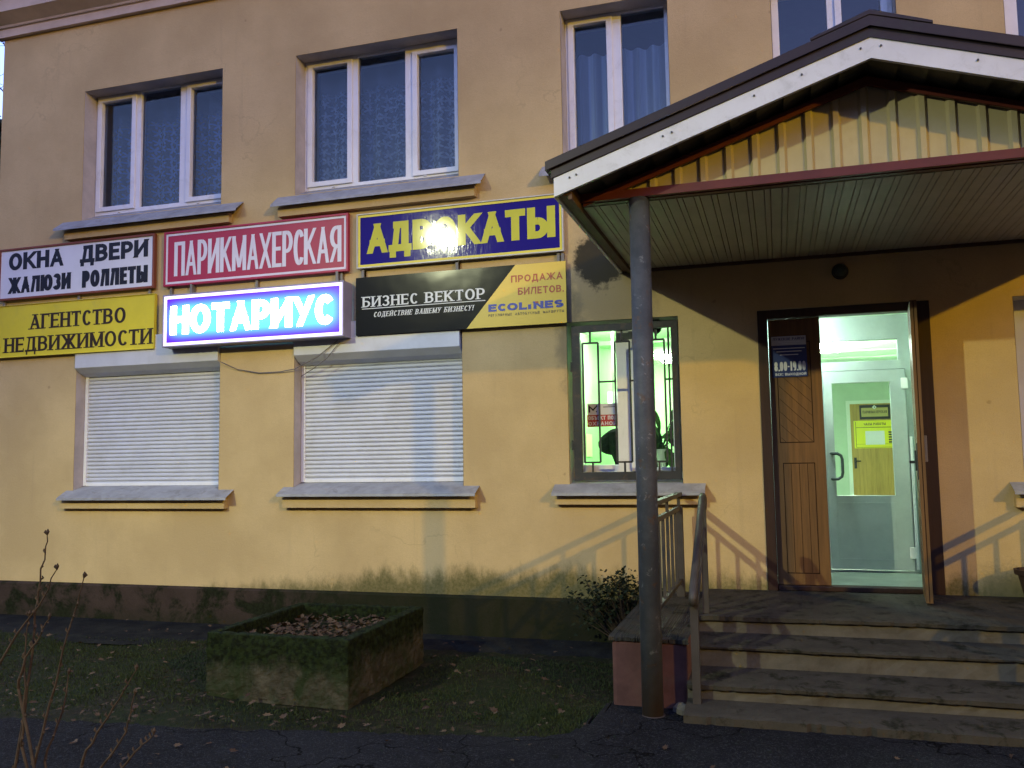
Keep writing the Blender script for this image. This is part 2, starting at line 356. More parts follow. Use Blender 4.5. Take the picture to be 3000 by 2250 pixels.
def text_polys(txt, x0, x1, z0, z1, V=.2, H=.17, gap=.16, serif=False, slant=0.0, space=.45):
    """letters fitted into the box x0..x1, z0..z1; V, H are stem and bar thickness in letter heights"""
    h = z1-z0
    ws = []; tot = 0
    for i, ch in enumerate(txt):
        w = space if ch == ' ' else G[ch][0]*(1.0 if not serif else 1.05) + V*(.55 if G[ch][0] > .1 else 1.0)
        ws.append(w); tot += w + (gap if i < len(txt)-1 else 0) - (.09 if ch in 'СC' and i < len(txt)-1 else 0)
    k = (x1-x0)/(tot*h)                      # horizontal stretch
    polys = []; cx = 0; lay = 0
    for ch, w in zip(txt, ws):
        if ch != ' ':
            W_ = max(w*k, V); cw = W_-V; lo, hi = 0, 1
            P = lambda p: (V/2 + p[0]*cw, H/2 + p[1]*(1-H))
            for kind, pts in G[ch][1]:
                lay += 1; lo, hi = -0.0, 1.0
                vw, hw = V, H
                if kind == 'p': q = [(0,0),(V,0),(V,V),(0,V)]; yy = pts[0][1]; polys.append(([(cx+a, b+yy) for a, b in q], lay)); continue
                if kind == 'k': vw = hw = H; lo, hi = 0, 1.4
                if kind == 'f': lo, hi = -.2, 1; vw = H if serif else V*.85
                if kind == 't' and serif: vw = hw = H*1.1
                if kind in 'td' and not serif: vw, hw = V*.8, H*.9
                pp = [P(p) for p in pts]
                if kind == 'f': pp = [(pp[0][0], H/2), (pp[1][0], -.2)]
                if kind in 'dt' or kind == 's':
                    (ax, ay), (bx, by) = pp[0], pp[-1]; d = math.hypot(bx-ax, by-ay) or 1; ex, ey = (bx-ax)/d*.3, (by-ay)/d*.3
                    e0 = pts[0][1] in (0, 1) ; e1 = pts[-1][1] in (0, 1)
                    pp = [(ax-ex, ay-ey) if e0 else (ax, ay), (bx+ex, by+ey) if e1 else (bx, by)]
                if kind == 'b':
                    (ax, ay), (bx, by) = pp; pp = [(ax-V/2, ay), (bx+V/2, by)] if abs(by-ay) < .01 else pp
                # offset the centre line with an elliptical pen
                L = []
                m = len(pp); closed = m > 6 and abs(pp[0][0]-pp[-1][0]) < 1e-6 and abs(pp[0][1]-pp[-1][1]) < 1e-6
                for i in range(m):
                    if closed: a, b = pp[(i-1) % (m-1)], pp[(i+1) % (m-1)]
                    else: a, b = pp[max(i-1, 0)], pp[min(i+1, m-1)]
                    dx, dy = b[0]-a[0], b[1]-a[1]; d = math.hypot(dx, dy) or 1; nx, ny = -dy/d, dx/d
                    hwid = math.sqrt((vw/2*nx)**2 + (hw/2*ny)**2)
                    L.append(((pp[i][0]+nx*hwid, pp[i][1]+ny*hwid), (pp[i][0]-nx*hwid, pp[i][1]-ny*hwid)))
                for i in range(m-1):
                    q = clip([L[i][0], L[i+1][0], L[i+1][1], L[i][1]], lo, hi)
                    if q: polys.append(([(cx+a, b) for a, b in q], lay))
                if serif and kind in 'sdt':
                    for (px, py) in (pts[0], pts[-1]):
                        if py in (0, 1):
                            sx = V/2 + px*cw; sw = V*1.15; t_ = H*.55; lay += 1
                            yy = 0 if py == 0 else 1-t_
                            polys.append(([(cx+sx-sw, yy), (cx+sx+sw, yy), (cx+sx+sw, yy+t_), (cx+sx-sw, yy+t_)], lay))
                if serif and kind == 'b' and pts[-1][0] >= .9 and pts[0][1] in (0, 1):
                    lay += 1; ex = V/2+cw+V/2; yy = (1-.24, 1) if pts[0][1] == 1 else (0, .24)
                    polys.append(([(cx+ex-H*.7, yy[0]), (cx+ex, yy[0]), (cx+ex, yy[1]), (cx+ex-H*.7, yy[1])], lay))
                    if pts[0][0] == 0 and ch == 'Т': polys.append(([(cx, yy[0]), (cx+H*.7, yy[0]), (cx+H*.7, yy[1]), (cx, yy[1])], lay+.5))
        cx += w*k + gap*k - (.09*k if ch in 'СC' else 0)
    return [([(x0+a*h+slant*b*h, z0+b*h) for a, b in q], lay) for q, lay in polys]
def add_text(mb, y, txt, x0, x1, z0, z1, **kw):
    for q, lay in text_polys(txt, x0, x1, z0, z1, **kw):
        yy = y - .00012*(lay % 9)
        area = sum(q[i][0]*q[(i+1) % len(q)][1]-q[(i+1) % len(q)][0]*q[i][1] for i in range(len(q)))
        if abs(area) < 1e-9: continue
        if area < 0: q = q[::-1]
        mb.poly([(a, yy, b) for a, b in q])

# ================================================================== SETTING: ground, asphalt
t = NT('lawn_soil')
c = t.mix(t.step(t.noise(1.6, 6, .7), .35, .65), (.016,.0135,.007), (.0135,.019,.006))
c = t.mix(t.step(t.noise(14, 5, .7), .5, .75), c, (.055,.040,.022))
t.bump(t.noise(25, 6, .7), .6, .02); M_soil = t.fin(c, .95, .1)
t = NT('asphalt')
c = t.mix(t.step(t.noise(1.1, 6, .65), .3, .7), (.008,.008,.0085), (.017,.017,.018))
c = t.mix(t.math('MULTIPLY', t.step(t.noise(70, 3, .7), .50, .72), .75), c, (.045,.045,.047))
c = t.mix(t.math('MULTIPLY', t.step(t.noise(160, 2), .60, .72), .7), c, (.085,.083,.08))
c = t.mix(t.step(t.noise(4, 7, .75), .60, .74), c, (.009,.010,.006))
ck = t.n.new('ShaderNodeTexVoronoi'); ck.feature = 'DISTANCE_TO_EDGE'; ck.inputs['Scale'].default_value = .8
nz = t.n.new('ShaderNodeTexNoise'); nz.inputs['Scale'].default_value = 3; nz.inputs['Detail'].default_value = 6; t.l.new(t.tc, nz.inputs['Vector'])
av = t.n.new('ShaderNodeVectorMath'); av.operation = 'ADD'; t.l.new(nz.outputs['Color'], av.inputs[0]); t.l.new(t.tc, av.inputs[1]); t.l.new(av.outputs[0], ck.inputs['Vector'])
c = t.mix(t.step(ck.outputs['Distance'], .012, .004), c, (.003,.003,.003))
t.bump(t.noise(80, 4, .7), .9, .012); M_asph = t.fin(c, .95, .06)

g = MB()
xs = [-150, -40, -16] + [-9+.15*i for i in range(0, 68)] + [3, 12, 40, 150]; ys = [-150, -40, -12] + [-4+.15*i for i in range(0, 28)] + [1, 4, 20, 60, 150]
idx = {}
for i, x in enumerate(xs):
    for j, y in enumerate(ys):
        zz = -.012
        if -8 < x < -1 and -2.6 < y < -.7: zz += .02*math.sin(x*2.3+y)+.015*math.sin(y*5+x*3.1) - .005
        idx[i, j] = len(g.v); g.v.append((x, y, zz))
for i in range(len(xs)-1):
    for j in range(len(ys)-1):
        g.f.append((idx[i,j], idx[i+1,j], idx[i+1,j+1], idx[i,j+1])); g.m.append(0)
tag(g.build('ground', M_soil, smooth=True), kind='structure')
def edge_pts(pts, step=.06, jit=.02):
    out = []
    for a, b in zip(pts[:-1], pts[1:]):
        n = max(1, int(math.dist(a, b)/step))
        for i in range(n):
            k = i/n; out.append((a[0]+(b[0]-a[0])*k+random.uniform(-jit, jit), a[1]+(b[1]-a[1])*k+random.uniform(-jit, jit)))
    out.append(pts[-1]); return out
edge = edge_pts([(-14,-3.35),(-8,-3.05),(-4.4,-2.87),(-2.97,-2.74),(-1.75,-2.53),(-1.25,-2.44),(-1.08,-2.25),(-1.02,-1.72)], .05, .03)
edge = sorted(edge); edge = [edge[0]] + [q for p, q in zip(edge[:-1], edge[1:]) if q[0]-p[0] > 1e-4]
a = MB(); ex, ey = edge[-1]
for p, q in zip(edge[:-1], edge[1:]):
    for y0, y1 in ((-40, -12), (-12, -5)): a.quad((p[0],y0,.022),(q[0],y0,.022),(q[0],y1,.022),(p[0],y1,.022))
    a.quad((p[0],-5,.022),(q[0],-5,.022),(q[0],q[1],.022),(p[0],p[1],.022))
    a.quad((p[0],p[1],.022),(q[0],q[1],.022),(q[0],q[1]+.05,-.02),(p[0],p[1]+.05,-.02))
a.quad((ex,-40,.022),(30,-40,.022),(30,-1.5,.022),(ex,-1.5,.022)); a.quad((2.13,-1.5,.022),(30,-1.5,.022),(30,-.046,.022),(2.13,-.046,.022)); a.quad((ex,-1.5,.022),(ex,ey,.022),(ex-.04,ey,-.02),(ex-.04,-1.5,-.02))
tag(a.build('path', M_asph, weld=False), kind='structure')
# blind-area strip of old asphalt along the plinth
t = NT('old_asphalt'); c = t.mix(t.step(t.noise(4, 7, .7), .35, .65), (.012,.012,.012), (.022,.022,.018)); t.bump(t.noise(60, 5), .6, .01); M_old = t.fin(c, .95, .05)
b_ = MB(); e2 = edge_pts([(-9,-.78),(-5.9,-.80),(-4.1,-.62),(-2.6,-.52),(-1.0,-.5)], .08, .035)
for p, q in zip(e2[:-1], e2[1:]): b_.quad((p[0],p[1],-.03),(q[0],q[1],-.03),(q[0],q[1]+.16,.006),(p[0],p[1]+.16,.006)); b_.quad((p[0],p[1]+.16,.006),(q[0],q[1]+.16,.006),(q[0],.02,.03),(p[0],.02,.03))
tag(b_.build('pavement', M_old), kind='structure')

# ================================================================== BUILDING
bld = empty('building', (0,0,0), 'yellow plastered two-storey building with white windows, roller shutters and an open brown door', 'building')
W1=(-6.67,-5.02,3.97,5.32); W2=(-4.22,-2.59,3.97,5.32); W3=(-1.65,-.735,3.97,5.32); W4=(.08,1.0,3.97,5.32); W5=(1.73,3.3,3.97,5.32)
H1=(-6.68,-5.005,1.20,2.60); H2=(-4.215,-2.575,1.23,2.60); HG=(-1.65,-.73,1.24,2.61); HD=(-.12,1.11,.40,2.61); HR=(1.66,3.3,1.2,2.6)
holes=[W1,W2,W3,W4,W5,H1,H2,HG,HD,HR]
w = MB()
w.plate(-7.75, 9, .352, 6.6, 0, .45, holes)
# split long cells is unnecessary: shading is procedural; end wall and back
w.box(-7.75, -7.35, .4502, 13, .352, 6.6); w.box(8.6, 9, .4502, 13, .352, 6.6); w.box(-7.75, 9, 13.0005, 13.4, .352, 6.6)
for x0, x1, z0, z1 in ((-6.82,-4.89,3.765,3.855),(-4.36,-2.425,3.76,3.85),(-6.78,-4.90,1.072,1.165),(-4.29,-2.452,1.082,1.19),(-1.76,-.567,1.11,1.195),(1.585,3.4,1.09,1.19)):
    w.box(x0, x1, -.062, .01, z0, z1)
wall = w.build('wall', M_wall, bld)
# pale painted reveals, lined 3 mm proud inside each opening
for x0, x1, z0, z1 in (W1,W2,W3,W4,W5,H1,H2,HG,HR):
    r = MB(); e = .003; yb = .40
    r.quad((x0+e,.001,z0),(x0+e,yb,z0),(x0+e,yb,z1-e),(x0+e,.001,z1-e)); r.quad((x1-e,yb,z0),(x1-e,.001,z0),(x1-e,.001,z1-e),(x1-e,yb,z1-e))
    r.quad((x0+e,.001,z1-e),(x0+e,yb,z1-e),(x1-e,yb,z1-e),(x1-e,.001,z1-e))
    r.build('reveal', M_reveal, bld)
p = MB(); p.prism([(-.045,-.05),(-.045,.335),(-.03,.3515),(.45,.3515),(.45,-.05)], 'x', -7.79, -.9); p.prism([(-.045,-.05),(-.045,.335),(-.03,.3515),(.45,.3515),(.45,-.05)], 'x', 2.2, 9)
p.build('plinth', M_plinth, bld)
k = MB()
prof = [(.02,6.04),(-.05,6.04),(-.055,6.125),(-.075,6.13),(-.085,6.15),(-.20,6.22),(-.21,6.225),(-.21,6.36),(-.235,6.365),(-.235,6.395),(-.36,6.47),(-.37,6.62),(.02,6.62)]
k.prism(prof, 'x', -7.82, 9.05); k.build('cornice', M_cornice, bld)
rf = MB(); rf.prism([(-.45,6.64),(-.45,6.70),(13.6,6.9),(13.6,6.64)], 'x', -8.1, 9.3); rf.build('roof', M_brown, bld)

def win(name, X0, X1, lights, z0=4.05, z1=5.345, yf=.17, group=None):
    m = MB(); hs = [(l[0], l[1], l[2], l[3]) for l in lights]
    m.plate(X0+.004, X1-.004, z0, z1, yf, yf+.07, hs)
    for (a, b, c, d, sash) in lights:
        if sash:
            s_ = .052
            m.plate(a-s_, b+s_, c-s_*.9, d+s_*.7, yf-.018, yf-.0005, [(a+.0, b-.0, c+.0, d-.0)])
    m.box(X0+.3, X0+.33, yf-.012, yf-.0002, z0+.012, z0+.022); m.box(X1-.4, X1-.37, yf-.012, yf-.0002, z0+.012, z0+.022)
    fo = m.build(name, M_white, bld, bevel=.004)
    for (a, b, c, d, sash) in lights:
        gm = MB(); gm.quad((a-.002,yf+.03,c-.002),(b+.002,yf+.03,c-.002),(b+.002,yf+.03,d+.002),(a-.002,yf+.03,d+.002)); gm.build('pane', M_glass, fo)
    return fo
win('window', -6.67, -5.02, [(-6.59,-6.215,4.135,5.25,1),(-6.11,-5.635,4.095,5.305,0),(-5.50,-5.125,4.13,5.25,1)])
win('window', -4.22, -2.59, [(-4.13,-3.76,4.13,5.25,1),(-3.655,-3.172,4.085,5.295,0),(-3.045,-2.683,4.12,5.22,1)])
win('window', -1.65, -.735, [(-1.568,-1.28,4.14,5.25,1),(-1.155,-.785,4.09,5.30,0)])
win('window', .08, 1.0, [(.14,.51,4.09,5.30,0),(.62,.91,4.14,5.25,1)])
win('window', 1.73, 3.3, [(1.86,2.35,4.09,5.30,0),(2.45,2.9,4.14,5.25,1)])

def sill(x0, x1, ox0, ox1, zf, z0, zb, yb, yf=-.125):
    m = MB()
    for (a, b, yA, zA, yB, zB) in ((x0, x1, yf, zf, 0, z0), (ox0, ox1, 0, z0, yb, zb)):
        m.quad((a,yA,zA),(b,yA,zA),(b,yB,zB),(a,yB,zB))
        m.quad((a,yA,zA-.006),(a,yB,zB-.006),(b,yB,zB-.006),(b,yA,zA-.006))
        m.quad((a,yA,zA-.006),(a,yA,zA),(a,yB,zB),(a,yB,zB-.006)); m.quad((b,yA,zA),(b,yA,zA-.006),(b,yB,zB-.006),(b,yB,zB))
    m.quad((x0,yf,zf),(x0,yf-.004,zf-.022),(x1,yf-.004,zf-.022),(x1,yf,zf)); m.quad((x0,yf+.002,zf),(x1,yf+.002,zf),(x1,yf-.002,zf-.022),(x0,yf-.002,zf-.022))
    return m.build('window_sill', M_sill, bld)
sill(-6.90,-4.77,-6.666,-5.024,3.868,3.965,4.048,.17); sill(-4.40,-2.345,-4.216,-2.594,3.862,3.965,4.048,.17)
sill(-1.83,-.55,-1.646,-.739,3.862,3.965,4.048,.17); sill(-.1,1.18,.084,.996,3.862,3.965,4.048,.17); sill(1.55,3.5,1.734,3.29,3.862,3.965,4.048,.17)
sill(-6.76,-4.84,-6.676,-5.009,1.176,1.245,1.288,.14); sill(-4.315,-2.43,-4.211,-2.579,1.205,1.265,1.30,.14)
sill(-1.775,-.556,-1.646,-.734,1.205,1.272,1.312,.1999); sill(1.565,3.4,1.664,3.29,1.205,1.265,1.30,.14)

# roller shutters
def shutter(X0, X1, zb, zt, gr):
    m = MB(); pitch = .0387; yv = .135
    n = int((2.45-zb)/pitch)
    pts = []
    for i in range(n):
        z = zb + i*pitch
        for q, (dy, dz) in enumerate(((.004,0),(-.006,.006),(-.009,.016),(-.006,.028),(.004,.0355),(.009,.037))): pts.append((yv+dy, z+dz))
    for (ya, za), (yb_, zb_) in zip(pts[:-1], pts[1:]): m.quad((X0+.03,ya,za),(X1-.004,ya,za),(X1-.004,yb_,zb_),(X0+.03,yb_,zb_))
    s_ = m.build('roller_shutter', M_shut, bld, smooth=False)
    for q0 in (X0+.004, X1-.042): m2 = MB(); m2.box(q0, q0+.038, .118, .16, zb-.006, 2.44); m2.build('guide_rail', M_white, s_, bevel=.003)
    m2 = MB(); m2.box(X0+.042, X1-.042, .125, .155, zb-.008, zb+.022); m2.build('bottom_slat', M_white, s_, bevel=.003)
    m3 = MB(); m3.prism([(-.035,zt-.125),(-.035,2.74),(.2,2.74),(.2,2.375),(.115,2.375),(.04,2.405)], 'x', X0+.012, X1-.008); m3.build('shutter_box', M_shut, s_, bevel=.004)
shutter(-6.68, -5.0, 1.292, 2.58, None); shutter(-4.213, -2.578, 1.308, 2.585, None)
bp = MB(); bp.quad((1.66,.2,1.2),(3.3,.2,1.2),(3.3,.2,2.6),(1.66,.2,2.6)); bp.build('shutter_slats', M_shut, bld)

# salon window: white frame, panes, steel grille
m = MB()
m.plate(-1.66, -.72, 1.235, 2.64, .2, .26, [(-1.575,-1.275,1.425,2.55),(-1.16,-.80,1.385,2.572)])
m.plate(-1.165, -.755, 1.372, 2.592, .182, .1995, [(-1.115,-.815,1.40,2.55)])
sw = m.build('salon_window', M_white, bld, bevel=.004)
for q in ((-1.577,-1.273,1.423,2.552),(-1.162,-.798,1.383,2.574)):
    gm = MB(); gm.quad((q[0],.23,q[2]),(q[1],.23,q[2]),(q[1],.23,q[3]),(q[0],.23,q[3])); gm.build('pane', M_glass_in, sw)
m = MB(); yg = .045
m.plate(-1.612, -.742, 1.302, 2.58, .02, .055, [(-1.545,-.79,1.368,2.525)])
bw = .015
def V_(x, a, b): m.bar((x, yg, a), (x, yg, b), bw)
def Hh(z, a, b): m.bar((a, yg, z), (b, yg, z), bw)
for x0, x1 in ((-1.526,-1.396),(-1.258,-1.135),(-.985,-.853)):
    V_(x0, 1.447, 2.433); V_(x1, 1.447, 2.433); Hh(1.447, x0, x1); Hh(2.433, x0, x1)
    V_((x0+x1)/2, 2.433, 2.53); V_((x0+x1)/2, 1.36, 1.447)
for a_, b2 in ((-1.396,-1.258),(-1.135,-.985),(-.853,-.79)): Hh(2.107, a_, b2)
V_(-.818, 1.36, 2.53)
m.box(-1.628, -1.612, .015, .05, 1.55, 1.63); m.box(-1.628, -1.612, .015, .05, 2.2, 2.28)
m.build('window_grille', M_steel, bld)

# door set: casing, fixed leaf, open leaf
def wood(name, col):
    t = NT(name)
    gr = t.noise(1, 6, .7, vec=t.scaled(40, 40, 2.2)); gr2 = t.noise(1, 4, .6, vec=t.scaled(9, 9, .8))
    c = t.mix(t.step(gr, .35, .65), tuple(v*.72 for v in col), col)
    c = t.mix(t.math('MULTIPLY', t.step(gr2, .5, .75), .45), c, tuple(v*.5 for v in col))
    t.bump(gr, .2, .003); return t.fin(c, .5, .35)
M_wood = wood('stained_door_wood', (.175,.090,.028)); M_case = wood('dark_door_casing', (.04,.018,.009)); M_seam = mat('dark_seam', (.03,.015,.008), .8, .1, var=0)
d = MB(); d.plate(-.118, 1.108, .46, 2.607, -.012, .10, [(-.045,.985,.40,2.54)])
df = d.build('door_frame', M_case, bld, bevel=.004)
d = MB(); d.box(-.042, .985, -.0, .12, .462, .497); d.build('threshold', M_case, df, bevel=.004)
d = MB(); X0, X1, Z0, Z1 = -.043, .34, .50, 2.538
d.box(X0, X1, .055, .095, Z0, Z1)
d.cm = 1
yS = .054
for a_, b2, c_, e_ in ((.028,.262,.583,1.422),(.012,.264,1.575,2.36)):
    for q in ((a_,a_+.006,c_,e_),(b2-.006,b2,c_,e_),(a_+.006,b2-.006,c_,c_+.007),(a_+.006,b2-.006,e_-.007,e_)): d.box(q[0], q[1], yS, yS+.0008, q[2], q[3])
for x in (.085,.145,.205): d.box(x, x+.0035, yS, yS+.0006, .592, 1.413)
for i in range(-3, 9):
    zA = 1.585+i*.1; x0_, x1_ = .022, .255
    for _ in (0,):
        za, zb_ = zA+.235, zA
        if za < 1.585 or zb_ > 2.35: continue
        a_ = x0_; b2 = x1_
        if zb_ < 1.585: b2 = x0_+(x1_-x0_)*(za-1.585)/(za-zb_); zb_ = 1.585
        if za > 2.35: a_ = x0_+(x1_-x0_)*(za-2.35)/(za-zb_); za = 2.35
        d.quad((a_,yS-.0002,za-.004),(b2,yS-.0002,zb_-.004),(b2,yS-.0002,zb_),(a_,yS-.0002,za))
d.build('door', [M_wood, M_seam], bld)
# right leaf swung outwards about 90 degrees
lf = MB(); hinge = Vector((.985,.03)); tip = Vector((.928,-.505)); dv = (tip-hinge).normalized(); nv = Vector((-dv.y, dv.x)); nv = nv if nv.x < 0 else -nv
def leafbox(mb, s0, s1, n0, n1, z0, z1):
    q = [hinge+dv*s0+nv*n0, hinge+dv*s1+nv*n0, hinge+dv*s1+nv*n1, hinge+dv*s0+nv*n1]
    mb.prism([(v.x, v.y) for v in q], 'z', z0, z1)
LL = (tip-hinge).length
leafbox(lf, 0, LL, -.022, .022, .475, 2.535); lf.cm = 1
for s_ in (.10, .20, .30, .40): leafbox(lf, s_, s_+.004, .0221, .0228, .56, 2.46)
leafbox(lf, LL, LL+.0008, -.004, .002, .48, 2.53)
dl = lf.build('door', [M_wood, M_seam], bld, label='brown door leaf swung open towards the steps')
h_ = MB(); leafbox(h_, LL-.10, LL-.05, .0225, .04, 1.36, 1.50); leafbox(h_, LL-.085, LL-.065, .04, .075, 1.41, 1.43); leafbox(h_, LL-.03, LL+.004, .023, .03, 1.30, 1.55); h_.build('lock', M_steel, dl, bevel=.003)
hb = MB(); leafbox(hb, .35, .50, -.0405, -.0225, 1.42, 1.6); hb.build('handle', M_bracket, dl, bevel=.003)

# vestibule and grey inner door
M_greydoor = mat('grey_blue_door', (.34,.40,.39), .45, .4, var=.08)
v = MB()
v.cm = 0
v.quad((-.3,.1005,.4985),(1.35,.1005,.4985),(1.35,.9,.4985),(-.3,.9,.4985))
v.cm = 1; v.quad((1.12,.11,.5),(1.12,.9,.5),(1.12,.9,2.66),(1.12,.11,2.66)); v.quad((-.10,.9,.5),(-.10,.11,.5),(-.10,.11,2.66),(-.10,.9,2.66))
for i in range(16):
    y0 = .1005+i*.05; v.quad((-.10,y0,2.655),(-.10,y0+.046,2.655),(1.12,y0+.046,2.655),(1.12,y0,2.655))
v.quad((-.10,.1005,2.662),(-.10,.9,2.662),(1.12,.9,2.662),(1.12,.1005,2.662))
v.build('vestibule', [M_tile, M_ceil], bld)
gd = MB()
gd.plate(-.099, 1.119, .5, 2.654, .9, .96, [(.38,.99,2.268,2.445),(.388,1.035,.515,2.19)])
vf = gd.build('vestibule_door', M_greydoor, bld, bevel=.004)
gd = MB(); gd.plate(.39, 1.033, .522, 2.186, .885, .935, [(.457,.914,1.134,2.086)])
gd.plate(.452, .919, .6, 1.075, .8835, .8848, [(.462,.909,.61,1.065)]); gd.build('door_leaf', M_greydoor, vf, bevel=.004)
gm = MB(); gm.quad((.455,.91,1.132),(.916,.91,1.132),(.916,.91,2.088),(.455,.91,2.088)); gm.quad((.378,.93,2.266),(.992,.93,2.266),(.992,.93,2.447),(.378,.93,2.447)); gm.build('pane', M_glass_in, vf)
hd = MB(); hd.tube([(.425,.885,1.275),(.425,.835,1.275),(.47,.83,1.275),(.500,.83,1.295),(.508,.83,1.33),(.508,.83,1.44),(.500,.83,1.47),(.47,.83,1.49),(.425,.835,1.49),(.425,.885,1.49)], .013, 10); hd.build('handle', mat('dark_grey_handle', (.05,.07,.07), .4, .4, var=0), vf, smooth=True)
hg = MB()
for z in (.62, 2.02): hg.box(1.0, 1.05, .86, .886, z, z+.09)
hg.box(1.045, 1.065, .87, .899, .53, 1.62); hg.build('hinge', M_white, vf, bevel=.002)  # tall white strip put in as light through the door gap

# interior shell: rooms with floors and ceilings
rm = MB()   # salon
rm.quad((-2.0,.451,.48),(-2.0,5.7,.48),(-2.0,5.7,2.85),(-2.0,.451,2.85)); rm.quad((-.35,5.7,.48),(-.35,.451,.48),(-.35,.451,2.85),(-.35,5.7,2.85))
rm.quad((-2.0,5.7,.48),(-.35,5.7,.48),(-.35,5.7,2.85),(-2.0,5.7,2.85))
rm.quad((-2.0,.4512,.48),(-2.0,.4512,2.85),(-1.65,.4512,2.85),(-1.65,.4512,.48)); rm.quad((-.73,.4512,.48),(-.73,.4512,2.85),(-.35,.4512,2.85),(-.35,.4512,.48))
rm.cm = 1
rm.quad((-2.0,.451,2.85),(-2.0,5.7,2.85),(-.35,5.7,2.85),(-.35,.451,2.85))
rm.box(-2.0,-.35, 3.0, 3.38, 2.80, 2.849)
rm.cm = 2; rm.quad((-2.0,.451,.48),(-.35,.451,.48),(-.35,5.7,.48),(-2.0,5.7,.48))
rm.build('salon_room', [M_green, M_ceil, M_tile], bld)
hm = MB()   # corridor
hm.quad((-.2,.961,.5),(-.2,12,.5),(-.2,12,3.1),(-.2,.961,3.1)); hm.quad((2.45,12,.5),(2.45,.961,.5),(2.45,.961,3.1),(2.45,12,3.1)); hm.quad((-.2,12,.5),(2.45,12,.5),(2.45,12,3.1),(-.2,12,3.1))
hm.quad((1.12,.965,.5),(1.12,.965,3.1),(2.45,.965,3.1),(2.45,.965,.5))
hm.cm = 1
hm.quad((-.2,.961,3.1),(-.2,12,3.1),(2.45,12,3.1),(2.45,.961,3.1))
for i in range(11): hm.box(-.2, 2.45, 1.4+i, 1.44+i, 3.085, 3.0995)
hm.cm = 2; hm.quad((-.2,.961,.499),(2.45,.961,.499),(2.45,12,.499),(-.2,12,.499))
hm.build('corridor', [M_hall, M_ceil, M_tile], bld)
um = MB(); um.box(-7.34, 8.59, .452, 12.99, 3.15, 3.3); um.quad((-7.3,5,3.3),(8.5,5,3.3),(8.5,5,6.6),(-7.3,5,6.6)); um.build('upper_floor', M_dark, bld)
um = MB(); um.quad((-7.34,.46,.42),(8.5,.46,.42),(8.5,.46,.47),(-7.34,.46,.47)); 
M_doorin = wood('honey_door_wood', (.50,.32,.08))
idr = MB(); ix0, ix1 = 1.42, 2.3
idr.box(ix0, ix1, 11.94, 11.985, .505, 2.505); ido = idr.build('inner_door', M_doorin, bld)
cs = MB(); cs.plate(ix0-.07, ix1+.07, .5, 2.575, 11.95, 11.999, [(ix0,ix1,.4,2.507)]); cs.build('door_casing', mat('white_casing', (.75,.8,.72), .6, .3, var=0), ido)
ih = MB(); ih.tube([(ix0+.06,11.94,1.35),(ix0+.06,11.89,1.35),(ix0+.16,11.88,1.35)], .012); ih.box(ix0+.035,ix0+.085,11.93,11.9398,1.2,1.42); ih.build('handle', M_steel, ido)

# ------------------------------------------------------------------ indoor lamps
M_lamp = emit('salon_lamp_glow', (.80,1.0,.72), ROOM*26); M_lamp2 = emit('hall_lamp_glow', (.84,1.0,.84), ROOM*48)
M_lamp2b = emit('vestibule_lamp_glow', (.80,1.0,.92), ROOM*26)
def ceiling_lamp(x, y, z, m_, label, sx=.14, sy=.6):
    e = empty('ceiling_lamp', (x, y, z), label, 'lamp')
    q = MB(); q.box(x-sx*1.15, x+sx*1.15, y-sy*1.04, y+sy*1.04, z-.02, z-.001); q.build('housing', M_white, e)
    q = MB(); q.prism([(x-sx, z-.021), (x-sx*.8, z-.075), (x+sx*.8, z-.075), (x+sx, z-.021)], 'y', y-sy, y+sy); q.build('diffuser', m_, e)
ceiling_lamp(-1.37, 4.75, 2.85, M_lamp, 'lit fluorescent ceiling lamp inside the salon behind the barred window', .12, .3)
ceiling_lamp(-1.45, 1.9, 2.85, M_lamp, 'lit fluorescent ceiling lamp near the front of the salon room', .12, .3)
ceiling_lamp(.80, 6.4, 3.1, M_lamp2, 'lit white lamp on the corridor ceiling seen through the door transom', .16, .5)

ceiling_lamp(.10, .55, 2.655, M_lamp2b, 'lit lamp on the vestibule ceiling behind the closed door leaf', .07, .12)

# ================================================================== SIGNS
def signmat(name, col, rough=.4, spec=.4, var=.04): return mat(name, col, rough, spec, var=var, vs=3)
M_swhite = signmat('sign_white', (.74,.74,.76)); M_sblack = signmat('sign_black', (.012,.012,.018)); M_sred = signmat('sign_red', (.40,.022,.07)); M_slet = signmat('sign_pale_letter', (.72,.68,.74))
M_syel = mat('sign_yellow', (.72,.60,.035), .4, .4, var=.06, vs=2, dirt=(.5,.42,.1), dirt_amt=.3); M_sdk = signmat('sign_dark_brown', (.035,.02,.01))
M_sfr = signmat('sign_frame_brown', (.22,.06,.03)); M_salu = signmat('sign_frame_alu', (.5,.48,.44), .35, .5)
t = NT('sign_gloss_blue'); sc_ = t.math('ADD', t.noise(1, 3, .6, vec=t.scaled(30, 1, 8)), t.math('MULTIPLY', t.noise(5, 2), 2.0)); t.bump(sc_, .05, .01); c = (.022,.016,.20); M_sblue = t.fin(c, .06, .4)
M_sblue.node_tree.nodes['Principled BSDF'].inputs['Coat Weight'].default_value = .0
M_slem = signmat('sign_lemon_letter', (.60,.585,.075), .07, .35); 
t = NT('sign_gloss_black'); t.bump(t.noise(3, 2, .5), .07, .03); M_sblk2 = t.fin((.012,.014,.016), .12, .35)
M_sgold = signmat('sign_gold', (.70,.48,.045), .35); M_slr = signmat('sign_letter_red', (.42,.06,.02)); M_slb = signmat('sign_letter_blue', (.02,.04,.30)); M_sgrey = signmat('sign_letter_grey', (.62,.64,.64)); M_sbr = signmat('sign_small_print', (.12,.08,.03))

